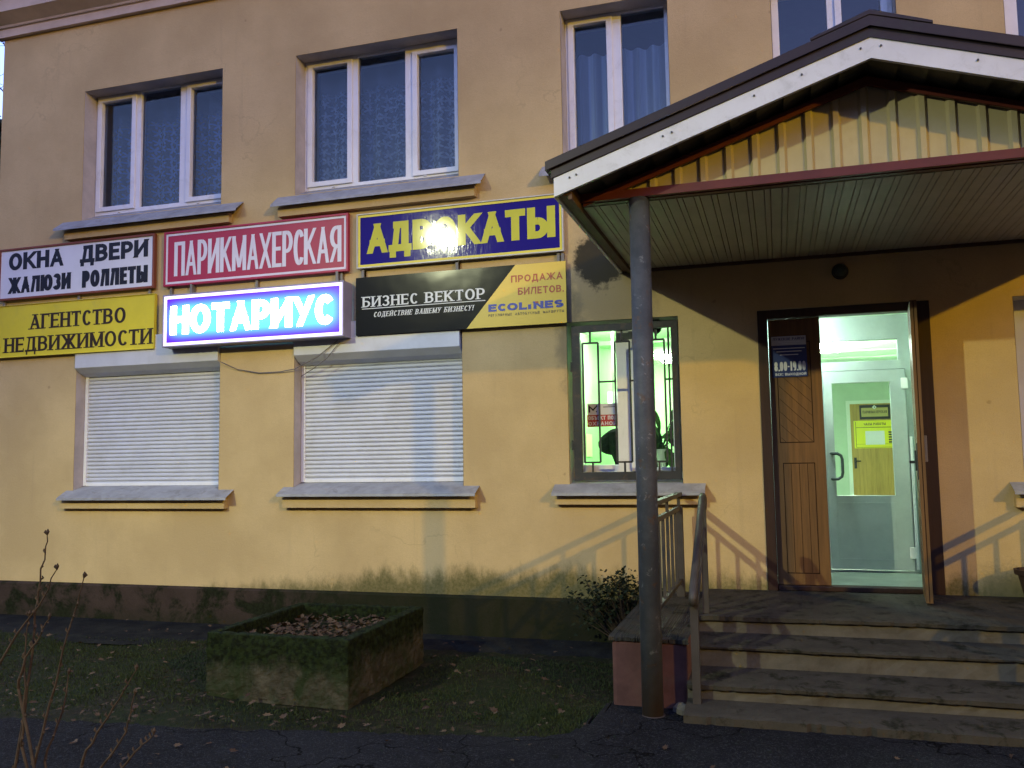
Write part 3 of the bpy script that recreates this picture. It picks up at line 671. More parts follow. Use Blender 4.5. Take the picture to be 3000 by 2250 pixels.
def board(name, label, x0, x1, z0, z1, mface, mframe, lines, border=.02, y=-.05, brackets=(), white_line=None):
    e = empty(name, ((x0+x1)/2, 0, z0), label, 'sign', 'shop signs on the facade')
    q = MB(); q.box(x0+border*.6, x1-border*.6, y+.004, y+.03, z0+border*.6, z1-border*.6); q.build('panel', mface, e)
    q = MB(); q.plate(x0, x1, z0, z1, y-.008, y+.034, [(x0+border, x1-border, z0+border, z1-border)]); q.build('frame', mframe, e, bevel=.003)
    if white_line:
        q = MB(); b_ = border+.012; q.plate(x0+border+.002, x1-border-.002, z0+border+.002, z1-border-.002, y+.0005, y+.0035, [(x0+b_+.01, x1-b_-.01, z0+b_+.01, z1-b_-.01)]); q.build('border_line', white_line, e)
    for m_, txts in lines:
        for a, k in txts: q = MB(); add_text(q, y+.0028, *a, **k); q.build('lettering', m_, e, weld=False)
    if brackets:
        for bx, b0, b1 in brackets: q = MB(); q.box(bx-.012, bx+.012, -.03, -.001, b0, b1); q.build('bracket', M_bracket, e)
    return e
sb = dict(V=.29, H=.22, gap=.07)
board('sign_board', 'white sign with black words ОКНА ДВЕРИ ЖАЛЮЗИ РОЛЛЕТЫ in a brown frame', -7.66, -5.73, 3.195, 3.735, M_swhite, M_sfr,
  [(M_sblack, [(('ОКНА',-7.535,-6.835,3.505,3.685), sb), (('ДВЕРИ',-6.625,-5.81,3.512,3.688), sb), (('ЖАЛЮЗИ',-7.53,-6.735,3.262,3.43), dict(V=.29,H=.22,gap=.05)), (('РОЛЛЕТЫ',-6.597,-5.808,3.258,3.43), dict(V=.29,H=.22,gap=.05))])], .022, brackets=((-7.6,3.13,3.2),(-6.65,3.13,3.2),(-5.8,3.13,3.2)))
board('sign_board', 'red sign with tall pale word ПАРИКМАХЕРСКАЯ under the middle window', -5.62, -3.64, 3.195, 3.73, M_sred, M_sred,
  [(M_slet, [(('ПАРИКМАХЕРСКАЯ',-5.505,-3.71,3.29,3.625), dict(V=.118,H=.105,gap=.045))])], .02, white_line=M_slet, brackets=((-5.55,3.1,3.2),(-4.6,3.1,3.2),(-3.72,3.1,3.2)))
board('sign_board', 'glossy blue sign with yellow word АДВОКАТЫ reflecting a street lamp', -3.555, -1.645, 3.205, 3.705, M_sblue, M_salu,
  [(M_slem, [(('АДВОКАТЫ',-3.455,-1.715,3.335,3.605), dict(V=.265,H=.23,gap=.07))])], .012, white_line=M_syel, brackets=((-3.5,3.12,3.21),(-2.6,3.12,3.21),(-1.7,3.12,3.21)))
board('sign_board', 'yellow sign with dark serif words АГЕНТСТВО НЕДВИЖИМОСТИ above the left shutter', -7.69, -5.715, 2.60, 3.14, M_syel, M_syel,
  [(M_sdk, [(('АГЕНТСТВО',-7.235,-6.057,2.876,3.03), dict(V=.225,H=.125,gap=.14,serif=True)), (('НЕДВИЖИМОСТИ',-7.555,-5.745,2.65,2.803), dict(V=.225,H=.125,gap=.14,serif=True))])], .006)
# light box НОТАРИУС
t = NT('lightbox_blue'); x, y, z = t.xyz()
hz = t.math('DIVIDE', t.math('SUBTRACT', z, 2.835), .16); hx = t.math('DIVIDE', t.math('SUBTRACT', x, -4.57), .90)
tube_f = t.math('MULTIPLY', t.step(t.math('ABSOLUTE', hz), 1.35, .2), t.step(t.math('ABSOLUTE', hx), 1.08, .8))
ec = t.mix(tube_f, (.035,.0,.42), (.055,.40,1.0)); t.p.inputs['Emission Strength'].default_value = .15
t.set(t.p.inputs['Emission Color'], ec); M_lbblue = t.fin((.02,.01,.3), .3, .4)
M_lbw = emit('lightbox_white', (.78,.95,1.0), 1.4); M_lbb = emit('lightbox_border', (.74,.62,1.0), .06)
e = empty('light_box', (-4.6,0,2.585), 'lit blue light box with glowing white word НОТАРИУС', 'sign', 'shop signs on the facade')
x0, x1, z0, z1 = -5.525, -3.62, 2.585, 3.085
M_lbcase = mat('lightbox_case', (.30,.28,.36), .5, .4, var=.1)
q = MB(); q.plate(x0, x1, z0, z1, -.176, -.012, [(x0+.014, x1-.014, z0+.014, z1-.014)]); q.build('case', M_lbcase, e, bevel=.004)
q = MB(); q.quad((x0+.013,-.165,z0+.013),(x1-.013,-.165,z0+.013),(x1-.013,-.165,z1-.013),(x0+.013,-.165,z1-.013)); q.build('panel', M_lbblue, e)
q = MB(); q.plate(x0+.015, x1-.015, z0+.015, z1-.015, -.170, -.1655, [(x0+.042, x1-.042, z0+.042, z1-.042)]); q.build('border_line', M_lbb, e)
q = MB(); add_text(q, -.168, 'НОТАРИУС', -5.44, -3.712, 2.702, 2.972, V=.25, H=.215, gap=.06); q.build('lettering', M_lbw, e, weld=False)
for bx in (-5.3, -3.75): q = MB(); q.box(bx-.012, bx+.012, -.06, -.001, 3.086, 3.2); q.build('bracket', M_bracket, e)
# dark / gold panel
e = empty('sign_board', (-2.6,0,2.6), 'black and gold sign with words БИЗНЕС ВЕКТОР and ПРОДАЖА БИЛЕТОВ', 'sign', 'shop signs on the facade')
x0, x1, z0, z1 = -3.56, -1.63, 2.60, 3.122; yb = -.058
q = MB(); q.box(x0, x1, yb, yb+.012, z0, z1); q.build('panel', M_sblk2, e)
q = MB(); q.poly([(-2.512,yb-.0008,z0+.001),(x1-.001,yb-.0008,z0+.001),(x1-.001,yb-.0008,z1-.001),(-2.068,yb-.0008,z1-.001)]); q.build('gold_field', M_sgold, e)
q = MB(); ss = dict(V=.22, H=.115, gap=.19, serif=True)
add_text(q, yb-.0016, 'БИЗНЕС ВЕКТОР', -3.493, -2.343, 2.851, 2.945, **ss); q.build('lettering', M_sgrey, e, weld=False); q = MB(); q.box(-3.50,-2.338,yb-.0022,yb-.0012,2.833,2.8395); q.build('underline', M_sgrey, e); q = MB()
add_text(q, yb-.0016, 'СОДЕЙСТВИЕ ВАШЕМУ БИЗНЕСУ!', -3.385, -2.452, 2.758, 2.803, V=.2, H=.1, gap=.24, serif=True, slant=.22); q.build('lettering', M_sgrey, e, weld=False)
q = MB(); add_text(q, yb-.0022, 'ПРОДАЖА', -2.107, -1.659, 2.971, 3.031, V=.2, H=.18, gap=.18); q.build('lettering', M_slr, e, weld=False); q = MB(); add_text(q, yb-.0022, 'БИЛЕТОВ.', -2.048, -1.650, 2.862, 2.922, V=.2, H=.18, gap=.18); q.build('lettering', M_slr, e, weld=False); q = MB(); q.box(-1.897,-1.872,yb-.0034,yb-.002,2.781,2.796); q.build('letter_dot', M_slr, e)
q = MB(); add_text(q, yb-.0022, 'ECOLINES', -2.312, -1.655, 2.734, 2.797, V=.42, H=.27, gap=.12); q.build('lettering', M_slb, e, weld=False)
q = MB(); add_text(q, yb-.0022, 'РЕГУЛЯРНЫЕ АВТОБУСНЫЕ МАРШРУТЫ', -2.312, -1.652, 2.691, 2.713, V=.2, H=.16, gap=.4, space=.8); q.build('lettering', M_sbr, e, weld=False)
for bx in (-3.5, -2.6, -1.66): q = MB(); q.box(bx-.012, bx+.012, -.045, -.001, 3.10, 3.19); q.build('bracket', M_bracket, e)
# small signs
e = empty('hours_plate', (.105,.05,2.08), 'blue plate with opening hours 8.00 - 19.00 on the brown door leaf', 'sign')
M_navy = signmat('plate_navy', (.03,.05,.17), .35); M_plate = signmat('plate_white', (.55,.55,.58)); M_pl2 = signmat('plate_letter_navy', (.05,.06,.16))
q = MB(); q.box(-.023, .237, .046, .0535, 2.085, 2.405); q.build('panel', M_navy, e)
q = MB(); q.box(-.021, .235, .0445, .0458, 2.333, 2.403); q.build('header', M_plate, e)
q = MB(); add_text(q, .044, 'ЛУЖСКОЕ РАЙПО', -.01, .224, 2.372, 2.392, V=.22, H=.18, gap=.14); q.build('lettering', M_pl2, e, weld=False)
q = MB()
add_text(q, .0455, '8.00-19.00', -.006, .226, 2.132, 2.205, V=.17, H=.13, gap=.10); q.build('lettering', M_swhite, e, weld=False); q = MB(); add_text(q, .0455, 'ВСК: ВЫХОДНОЙ', 0, .228, 2.096, 2.116, V=.24, H=.2, gap=.14); q.build('lettering', M_swhite, e, weld=False); q = MB()
for xx0, xx1, zz in ((-.01,.225,2.308),(.015,.2,2.284),(.04,.175,2.258)): q.box(xx0, xx1, .0448, .0456, zz-.003, zz+.003)
for xx0, xx1, zz in ((.03,.19,2.359),(.05,.17,2.346)): q.box(xx0, xx1, .0436, .0442, zz-.002, zz+.002)
q.build('small_print', M_swhite, e, weld=False)
e = empty('window_sticker', (-1.41,.225,1.745), 'white and red security sticker ОБЪЕКТ ПОД ОХРАНОЙ on the barred window', 'sticker')
M_strd = signmat('sticker_red', (.40,.03,.03)); M_stw = signmat('sticker_white', (.62,.60,.66))
q = MB(); q.box(-1.537, -1.2755, .2275, .229, 1.846, 1.94); q.build('panel', M_stw, e)
q = MB(); q.box(-1.54, -1.2755, .2275, .229, 1.745, 1.8455); q.build('red_band', M_strd, e)
q = MB(); add_text(q, .2268, 'ОБЪЕКТ ПОД', -1.53, -1.285, 1.803, 1.836, V=.24, H=.2, gap=.14); q.build('lettering', M_stw, e, weld=False); q = MB(); add_text(q, .2268, 'ОХРАНОЙ', -1.53, -1.285, 1.756, 1.788, V=.26, H=.2, gap=.18); q.build('lettering', M_stw, e, weld=False)
q = MB(); y_ = .2268
q.poly([(-1.527,y_,1.866),(-1.512,y_,1.866),(-1.512,y_,1.905),(-1.487,y_,1.878),(-1.450,y_,1.917),(-1.450,y_,1.932),(-1.487,y_,1.896),(-1.527,y_,1.932)]); q.box(-1.462,-1.452,.2262,.227,1.868,1.878); q.build('emblem', M_sblack, e, weld=False); q = MB()
for xx0, zz in ((-1.36,1.925),(-1.40,1.910)): q.box(xx0, -1.285, .2264,.227,zz-.003,zz+.003)
q.build('small_print', M_sblack, e, weld=False)
e = empty('hours_board', (1.85,11.93,1.6), 'yellow board ЧАСЫ РАБОТЫ on the inner honey brown door', 'sign')
M_bry = signmat('board_yellow', (.78,.74,.02)); k_ = 19/9.0
def Q(x, z): return (x*k_, 1.475+(z-1.475)*k_)
q = MB(); a_, b2 = Q(.70,1.537); c_, d_ = Q(1.06,1.80); q.box(a_, c_, 11.925, 11.938, b2, d_); q.build('panel', M_bry, e)
q = MB(); (a_, b2), (c_, d_) = Q(.79,1.755), Q(.985,1.778); add_text(q, 11.923, 'ЧАСЫ РАБОТЫ', a_, c_, b2, d_, V=.2, H=.18, gap=.16); q.build('lettering', M_sblack, e, weld=False); q = MB()
for (xa, za, xb, zb_) in ((.715,1.732,1.06,1.737),(.715,1.543,.719,1.79),(.715,1.575,1.06,1.577),(.715,1.543,1.06,1.546)): (a_, b2), (c_, d_) = Q(xa,za), Q(xb,zb_); q.box(a_, c_, 11.922, 11.9245, b2, d_)
for i in range(5): (a_, b2), (c_, d_) = Q(1.005,1.585+i*.0235), Q(1.035,1.600+i*.0235); q.box(a_, c_, 11.922, 11.9245, b2, d_)
q.build('table_lines', M_sblack, e, weld=False)
q = MB(); (a_, b2), (c_, d_) = Q(.80,1.57), Q(.97,1.70); q.box(a_, c_, 11.919, 11.9215, b2, d_); q.build('notice', M_swhite, e)
e = empty('door_plaque', (1.9,11.93,2.2), 'dark framed gold plaque ПАРИКМАХЕРСКАЯ on the inner honey brown door', 'sign')
q = MB(); (a_, b2), (c_, d_) = Q(.757,1.812), Q(1.03,1.95); q.box(a_, c_, 11.92, 11.938, b2, d_); q.build('frame', M_sblack, e)
q = MB(); (a_, b2), (c_, d_) = Q(.773,1.837), Q(1.010,1.922); q.box(a_, c_, 11.915, 11.9195, b2, d_); q.build('panel', signmat('plaque_gold', (.45,.36,.12)), e)
q = MB(); (a_, b2), (c_, d_) = Q(.785,1.868), Q(1.0,1.895); add_text(q, 11.9145, 'ПАРИКМАХЕРСКАЯ', a_, c_, b2, d_, V=.16, H=.14, gap=.1); q.build('lettering', M_sdk, e, weld=False); q = MB(); (a_, b2), (c_, d_) = Q(.886,1.918), Q(.897,1.936); add_text(q, 11.911, '4', a_, c_, b2, d_, V=.2, H=.16); q.build('lettering', M_sdk, e, weld=False)
q = MB(); cx_, cz_ = Q(.891,1.927); dd = .042; q.poly([(cx_-dd,11.9135,cz_),(cx_,11.9135,cz_-dd),(cx_+dd,11.9135,cz_),(cx_,11.9135,cz_+dd)]); q.build('number_diamond', M_swhite, e)

# ================================================================== CANOPY
can = empty('entrance_canopy', (.55,-1.0,0), 'gabled metal canopy over the steps, white barge boards and grey round post', 'canopy')
PX = .55; SL = .328
def bz(x, top): return top - SL*abs(x-PX)      # height on the slope
XE = 1.735
M_pole = None
t = NT('grey_flaking_paint'); c = t.mix(t.step(t.noise(6, 6, .7), .35, .65), (.036,.041,.048), (.062,.066,.074)); c = t.mix(t.math('MULTIPLY', t.step(t.noise(22, 5, .7, dist=.5), .60, .68), .75), c, (.17,.18,.19)); c = t.mix(t.math('MULTIPLY', t.step(t.noise(9, 7, .75), .62, .7), .7), c, (.035,.033,.032)); c = t.mix(t.math('MULTIPLY', t.step(t.noise(11, 6, .7), .56, .66), .8), c, (.075,.042,.024)); x, y, z = t.xyz(); c = t.mix(t.math('MULTIPLY', t.step(t.math('ADD', z, t.math('MULTIPLY', t.noise(8, 5), .4)), .62, .22), .85), c, (.055,.036,.024))
t.bump(t.noise(90, 4), .3, .004); M_pole = t.fin(c, .6, .35)
for px in (-.74, 1.84):
    q = MB(); q.tube([(px-.003,-1.91,0),(px,-1.91,1.5),(px+.002,-1.91,3.02)], .061, 28); q.tube([(px,-1.91,-.02),(px,-1.91,.025)], .066, 28); q.build('post', M_pole, can, smooth=False)
for o_ in [o_ for o_ in bpy.data.objects if o_.name.startswith('post')]:
    for pl in o_.data.polygons: pl.use_smooth = len(pl.vertices) == 4
def slope_bar(mb, y0, y1, top, h, x_in=0, x_out=XE, h2=None):
    for sg in (-1, 1):
        a = PX+sg*x_in; b = PX+sg*x_out; za, zb_ = bz(a, top), bz(b, top)
        prof = [(a, za-h), (b, zb_-h), (b, zb_), (a, za)]
        if sg > 0: prof = prof
        mb.prism(prof, 'y', y0, y1)
q = MB(); slope_bar(q, -2.215, -2.19, 3.67, .112); q.box(-1.19, -1.168, -2.19, 0, 2.99, 3.09); q.box(2.268, 2.29, -2.19, 0, 2.99, 3.09)
bb = q.build('barge_board', M_board, can, bevel=.002)
for xx in (-1.09,-1.05,-.55,-.50,-.05,.2,.50,.60,1.05,1.5,2.0): q = MB(); q.tube([(xx,-2.2155,bz(xx,3.632)),(xx,-2.221,bz(xx,3.632))], .006, 8); q.build('screw', M_screw, bb)
q = MB(); slope_bar(q, -2.222, -2.10, 3.725, .054, 0, XE+.015); slope_bar(q, -2.24, -2.11, 3.782, .056, 0, XE+.045)
q.prism([(PX-.30,bz(PX-.30,3.80)),(PX,3.812),(PX+.30,bz(PX+.30,3.80)),(PX+.30,bz(PX+.30,3.783)),(PX,3.783),(PX-.30,bz(PX-.30,3.783))], 'y', -2.245, -.001)
q.build('roof_trim', M_brown, can, bevel=.003)
q = MB(); slope_bar(q, -2.108, -.001, 3.765, .03, 0, XE+.04); q.build('roof', M_brown, can)
# stepped roof lining seen from below
q = MB(); per = .148; n = int(XE/per)+1
for sg in (-1, 1):
    for i in range(n):
        a = i*per; b = min((i+1)*per, XE-.01)
        za, zb_ = 3.63-SL*a, 3.63-SL*b-.028
        pa, pb = PX+sg*a, PX+sg*b
        q.quad((pa,-2.19,za),(pb,-2.19,zb_),(pb,-.001,zb_),(pa,-.001,za)); q.quad((pb,-2.19,zb_),(pb,-2.19,zb_+.028),(pb,-.001,zb_+.028),(pb,-.001,zb_))
q.build('roof_lining', M_under, can)
# corrugated gable
q = MB(); pr = [(0,0),(.092,0),(.106,-.022),(.134,-.022),(.148,0)]
pts = []
x = -1.05-.02
while x < 2.2:
    for dx, dy in pr[:-1]: pts.append((x+dx, -1.9+dy))
    x += .148
for (xa, ya), (xb, yb_) in zip(pts[:-1], pts[1:]):
    ta, tb = bz(xa, 3.575), bz(xb, 3.575)
    if ta > 3.045 and tb > 3.045: q.quad((xa,ya,3.04),(xb,yb_,3.04),(xb,yb_,tb),(xa,ya,ta))
q.build('gable_panel', M_gable, can)
q = MB(); slope_bar(q, -1.945, -1.925, 3.575, .05, 0, 1.62); q.box(-1.105, 2.205, -1.96, -1.925, 3.018, 3.07); q.box(-1.105, 2.205, -1.925, -1.88, 3.012, 3.02); q.build('red_trim', M_red, can, bevel=.002)
# soffit strips with grooves
q = MB(); x = -1.085
while x < 2.185:
    for wd in (.066, .034):
        x1_ = min(x+wd, 2.19)
        q.quad((x+.002,-1.88,3.008),(x+.002,-.001,3.008),(x1_-.003,-.001,3.008),(x1_-.003,-1.88,3.008))
        q.quad((x1_-.003,-1.88,3.008),(x1_-.003,-.001,3.008),(x1_-.001,-.001,3.022),(x1_-.001,-1.88,3.022)); q.quad((x1_-.001,-1.88,3.022),(x1_-.001,-.001,3.022),(x1_+.002,-.001,3.008),(x1_+.002,-1.88,3.008))
        x = x1_
q.build('soffit', M_soffit, can)
q = MB(); q.box(-1.108, -1.085, -2.185, -.001, 2.975, 3.06); q.box(2.188, 2.212, -2.185, -.001, 2.975, 3.06); q.box(-1.085, 2.188, -.03, -.002, 2.985, 3.02); q.box(-1.165, -1.109, -2.185, -.002, 3.0, 3.012); q.box(2.213, 2.265, -2.185, -.002, 3.0, 3.012)
q.build('eave_board', mat('brown_eave', (.10,.055,.03), .6, .3, var=.25), can, bevel=.002)
# unlit wall lamp
e = empty('wall_lamp', (.503,0,2.86), 'unlit dark round lamp on the wall above the door', 'lamp')
q = MB(); q.tube([(.503,-.001,2.87),(.503,-.02,2.87)], .06, 20); q.build('base', M_steel, e)
q = MB(); q.tube([(.503,-.02,2.87),(.503,-.05,2.87),(.503,-.075,2.868),(.503,-.09,2.866)], [.055,.052,.038,.012], 20); q.build('globe', mat('dark_green_globe', (.03,.04,.03), .3, .5, var=0), e, smooth=True)

# ================================================================== STEPS
M_tread = moss_concrete('worn_tread', (.060,.052,.038), (.024,.023,.013), .38, 6.5)
M_riser = mat('painted_riser', (.090,.080,.060), .85, .2, var=.2, vs=5, dirt=(.055,.042,.026), dirt_amt=.75, ds=4, bump=.3, bs=60)
M_pink = mat('pink_cheek_plaster', (.105,.05,.038), .9, .15, var=.2, vs=6, dirt=(.09,.06,.045), dirt_amt=.8, ds=5, bump=.4, bs=50)
st = empty('entrance_steps', (.55,-1.0,0), 'worn mossy concrete steps and landing with whitish risers below the door', 'steps')
def slab(x0, x1, yb_, yf_, zt, th, droop=0.0, chip=.012):
    q = MB(); n = 90; top = []; 
    zc = 0; 
    rows = []
    off = 0
    for i in range(n+1):
        x = x0+(x1-x0)*i/n
        off = off*.5+random.uniform(-chip, chip)*.22
        ch = random.uniform(0, chip) if random.random() < .12 else 0
        yf2 = yf_+off+ch; zz = zt-droop+random.uniform(-.002,.002)
        tt = th*(1+.12*math.sin(x*3.1+zt*20))
        rows.append([(x,yb_,zt),(x,(yb_+yf_)/2,zt-droop*.4+random.uniform(-.002,.002)),(x,yf2+.03,zz),(x,yf2,zz-.008),(x,yf2+.003,zz-tt),(x,yf2+.06,zz-tt-.002)])
    for a, b in zip(rows[:-1], rows[1:]):
        for j in range(5): q.quad(a[j+1], b[j+1], b[j], a[j])
    return q
def riser(x0, x1, y, z0, z1):
    q = MB(); n = 40
    P_ = [[(x0+(x1-x0)*i/n, y+random.uniform(-.003,.003), z0+(z1-z0)*j/3) for j in range(4)] for i in range(n+1)]
    for i in range(n):
        for j in range(3): q.quad(P_[i][j], P_[i+1][j], P_[i+1][j+1], P_[i][j+1])
    return q
XL, XR = -.56, 1.66
specs = [('landing',.46,0.0,-1.08,.032), ('step',.335,-1.05,-1.43,.02), ('step',.195,-1.40,-1.80,.03), ('step',.092,-1.77,-2.03,.07)]
for i, (nm, zt, yb_, yf_, th) in enumerate(specs):
    q = slab(XL-.02 if i == 0 else XL, XR, yb_, yf_, zt, th, .012 if i < 3 else .02, .012 if i < 3 else .022); so = q.build(nm, M_tread, st, weld=True)
    if i < 3:
        zb_ = specs[i+1][1]-.006
        q = riser(XL, XR, yf_+.03, zb_, zt-.012-th*.4); q.build('riser', M_riser, so)
q = MB(); q.box(XR-.02, 2.12, -1.78, 0, -.02, .425); q.build('cheek', M_pink, st, bevel=.025); q = MB(); q.box(XL-.44, XL+.005, -1.76, 0, -.02, .405); q.build('cheek', M_pink, st, bevel=.025)
q = slab(XL-.455, XL+.012, 0, -1.775, .432, .03, .006, .014); q.build('cheek_top', M_tread, st)
q = MB(); rr = random.Random(3)
for i in range(9):
    cx, cy = rr.uniform(-.62,-.47), rr.uniform(-1.84,-1.78); s_ = rr.uniform(.02,.05); q.lathe([(0,.0),(s_,.0),(s_*.9,s_*.6),(s_*.4,s_*1.1),(0,s_*1.15)], (cx, cy, .02), 7)
q.build('rubble', M_riser, st)

# ================================================================== RAILINGS
M_rail = mat('brown_grey_rail_paint', (.05,.042,.034), .55, .35, var=.25, dirt=(.05,.04,.03), dirt_amt=.6, ds=14)
def side_rail(x, zb0, label, mir=1):
    e = empty('landing_railing', (x, -.75, .43), label, 'railing')
    q = MB(); q.bar((x,-.16,1.195),(x,-1.72,1.195),.05,.03); q.build('handrail', M_rail, e, bevel=.004)
    q = MB(); q.bar((x,-.2,1.09),(x,-1.68,1.09),.03,.03); q.bar((x,-.2,.55),(x,-1.68,.55),.03,.03); q.build('rail', M_rail, e)
    q = MB(); q.bar((x,-.22,zb0),(x,-.22,1.105),.06); q.build('post', M_rail, e); q = MB(); q.bar((x,-.205,1.1),(x,-.205,1.185),.022); q.build('post', M_rail, e)
    q = MB(); q.bar((x,-1.66,zb0),(x,-1.66,1.185),.05); q.build('post', M_rail, e)
    for i in range(6):
        y = -.46-.235*i; q = MB(); q.bar((x,y,.55),(x,y,1.18 if i == 2 else 1.09),.02); q.build('baluster', M_rail, e)
    return e
side_rail(-.75, .425, 'brown steel railing with balusters on the left of the landing')
side_rail(1.85, .42, 'brown steel railing with balusters on the right of the landing')
def stair_rail(x, label):
    e = empty('stair_railing', (x, -1.5, .3), label, 'railing')
    q = MB()
    hook = [(x,-1.02+.06*math.sin(a_), 1.235-.05+.05*math.cos(a_)) for a_ in [PI*.9-.3*i for i in range(9)]]
    q.tube(hook[::-1][0:0] or [(x,-1.00,1.13),(x,-.965,1.16),(x,-.97,1.20),(x,-1.01,1.215),(x,-1.06,1.20),(x,-1.5,.93),(x,-1.86,.72),(x,-1.90,.68),(x,-1.89,.64)], .024, 10); q.build('handrail', M_rail, e, smooth=True)
    q = MB(); q.bar((x,-1.08,.99),(x,-1.84,.53),.025); q.build('rail', M_rail, e)
    q = MB(); q.bar((x,-1.03,.45),(x,-1.03,1.2),.04); q.build('post', M_rail, e)
    q = MB(); q.bar((x,-1.84,.08),(x,-1.84,.735),.045); q.build('post', M_rail, e)
    return e
stair_rail(-.50, 'sloping handrail with posts on the left of the steps'); stair_rail(1.60, 'sloping handrail with posts on the right of the steps')

# ================================================================== PLANTER
t = NT('mossy_concrete'); x, y, z = t.xyz()
c = t.mix(t.step(t.noise(6, 7, .7), .3, .7), (.032,.028,.018), (.075,.066,.044))
c = t.mix(t.math('MULTIPLY', t.step(t.noise(3, 7, .75, dist=.5), .42, .62), .85), c, (.016,.027,.008))
up = t.math('ADD', z, t.math('MULTIPLY', t.math('SUBTRACT', t.noise(1, 6, .75, vec=t.scaled(7,7,2)), .5), .45))
c = t.mix(t.math('MULTIPLY', t.step(up, .13, .27), .95), c, t.mix(t.step(t.noise(30, 4), .4, .6), (.005,.008,.003), (.014,.022,.006)))
c = t.mix(t.step(t.noise(45, 3, .7), .71, .80), c, (.16,.15,.11))
t.bump(t.noise(35, 6, .75), .6, .015); M_planter = t.fin(c, .95, .1)
pl = empty('planter', (-3.1,-1.45,0), 'square mossy concrete planter filled with dead leaves on the lawn', 'planter')
q = MB(); n_ = 14
out = [(-3.62,-2.05),(-2.575,-2.075),(-2.60,-.83),(-3.65,-.83)]; th = .075
inn = [(-3.55,-1.975),(-2.66,-1.995),(-2.68,-.905),(-3.57,-.905)]
for i in range(4):
    j = (i+1) % 4; a, b, c2, d2 = out[i], out[j], inn[j], inn[i]
    q.quad((*a,-.03),(*b,-.03),(*b,.39),(*a,.39)); q.quad((*a,.39),(*b,.39),(*c2,.39),(*d2,.39)); q.quad((*d2,.39),(*c2,.39),(*c2,.1),(*d2,.1))
ob = q.build('box', M_planter, pl)
sub = ob.modifiers.new('bevel', 'BEVEL'); sub.width = .012; sub.segments = 2
sd_ = ob.modifiers.new('sub', 'SUBSURF'); sd_.subdivision_type = 'SIMPLE'; sd_.levels = sd_.render_levels = 6
tx = bpy.data.textures.new('chips', 'CLOUDS'); tx.noise_scale = .06; tx.noise_depth = 4
dm = ob.modifiers.new('chips', 'DISPLACE'); dm.texture = tx; dm.texture_coords = 'LOCAL'; dm.strength = .030; dm.mid_level = .55
q = MB(); q.poly([(*p_, .27) for p_ in inn]); q.build('soil', M_soil, pl)

# ================================================================== LEAVES, GRASS
def leafmat(name, a_, b_):
    t = NT(name); oi = t.n.new('ShaderNodeNewGeometry').outputs['Random Per Island']
    cr = t.mix(oi, a_, b_); return t.fin(cr, .8, .2)
M_dead = leafmat('dead_leaf', (.035,.017,.010), (.095,.062,.034))
M_blade = leafmat('grass_blade', (.011,.021,.004), (.034,.045,.012))
rg = random.Random(11)
def leaf(mb, x, y, z, s, tilt=.35):
    a = rg.uniform(0, 2*PI); n = Vector((rg.uniform(-tilt,tilt), rg.uniform(-tilt,tilt), 1)).normalized()
    u = n.orthogonal().normalized(); u = Matrix.Rotation(a, 3, n) @ u; v = n.cross(u); c0 = Vector((x,y,z))
    sh = [(-.1,0),(-.35,.28),(-.1,.38),(-.05,.62),(.18,.42),(.5,.52),(.48,.22),(.95,.02),(.48,-.2),(.5,-.5),(.18,-.4),(-.05,-.6),(-.1,-.36),(-.35,-.28)]
    k = rg.uniform(.25,.7)
    mb.poly([tuple(c0+(u*(px-.2)+v*py*k*1.3)*s+n*(abs(py)*s*.25)) for px, py in sh])
q = MB()
def on_lawn(x, y):
    if -3.68 < x < -2.52 and -2.12 < y < -.78: return False
    if x > -1.03: return False
    yl = -2.87+.135*(x+4.4) if x < -2.9 else -2.72+.165*(x+2.9)
    return y > yl
cnt = 0
while cnt < 420:
    x, y = rg.uniform(-7.5,-1.1), rg.uniform(-3.1,-.8)
    if not on_lawn(x, y): continue
    dens = .25+.75*max(0, 1-(y+2.75)/1.0)
    if rg.random() > dens: continue
    leaf(q, x, y, .03+rg.uniform(0,.02), rg.uniform(.022,.055)); cnt += 1
for i in range(70): leaf(q, rg.uniform(-7,-1), rg.uniform(-.75,-.05), .05, rg.uniform(.018,.04))
for i in range(70): leaf(q, rg.uniform(-5,1.6), rg.uniform(-3.4,-2.2), .034, rg.uniform(.018,.04))
for i in range(22): leaf(q, rg.uniform(-.4,1.6), rg.choice((-1.12,-1.46,-1.82,-2.1))+rg.uniform(-.05,.05), {0:.34}.get(0), .02) if False else None
tag(q.build('fallen_leaves', M_dead, weld=False), 'brown dead leaves scattered over the dark lawn and asphalt edge', 'leaves', kind='stuff')
q = MB()
for i in range(520):
    x, y = rg.uniform(-3.53,-2.7), rg.uniform(-1.95,-.93); leaf(q, x, y, .275+rg.uniform(0,.05), rg.uniform(.03,.06), .6)
q.build('leaf_litter', M_dead, pl, weld=False)['kind'] = 'stuff'
q = MB()
def blade(mb, x, y, z, h, w):
    a = rg.uniform(0, 2*PI); dx, dy = math.cos(a)*w, math.sin(a)*w; l = rg.uniform(.2,.9)*h; b = rg.uniform(0, 2*PI)
    ox, oy = math.cos(b)*l, math.sin(b)*l
    n = len(mb.v); mb.v += [(x-dx,y-dy,z),(x+dx,y+dy,z),(x+ox*.45+dx*.7,y+oy*.45+dy*.7,z+h*.65),(x+ox,y+oy,z+h),]; mb.f.append((n,n+1,n+2)); mb.f.append((n,n+2,n+3)); mb.m += [0,0]
cnt = 0
import mathutils.noise as mn
def gz(x, y): return -.017+.02*math.sin(x*2.3+y)+.015*math.sin(y*5+x*3.1) if -8 < x < -1 and -2.6 < y < -.7 else -.012
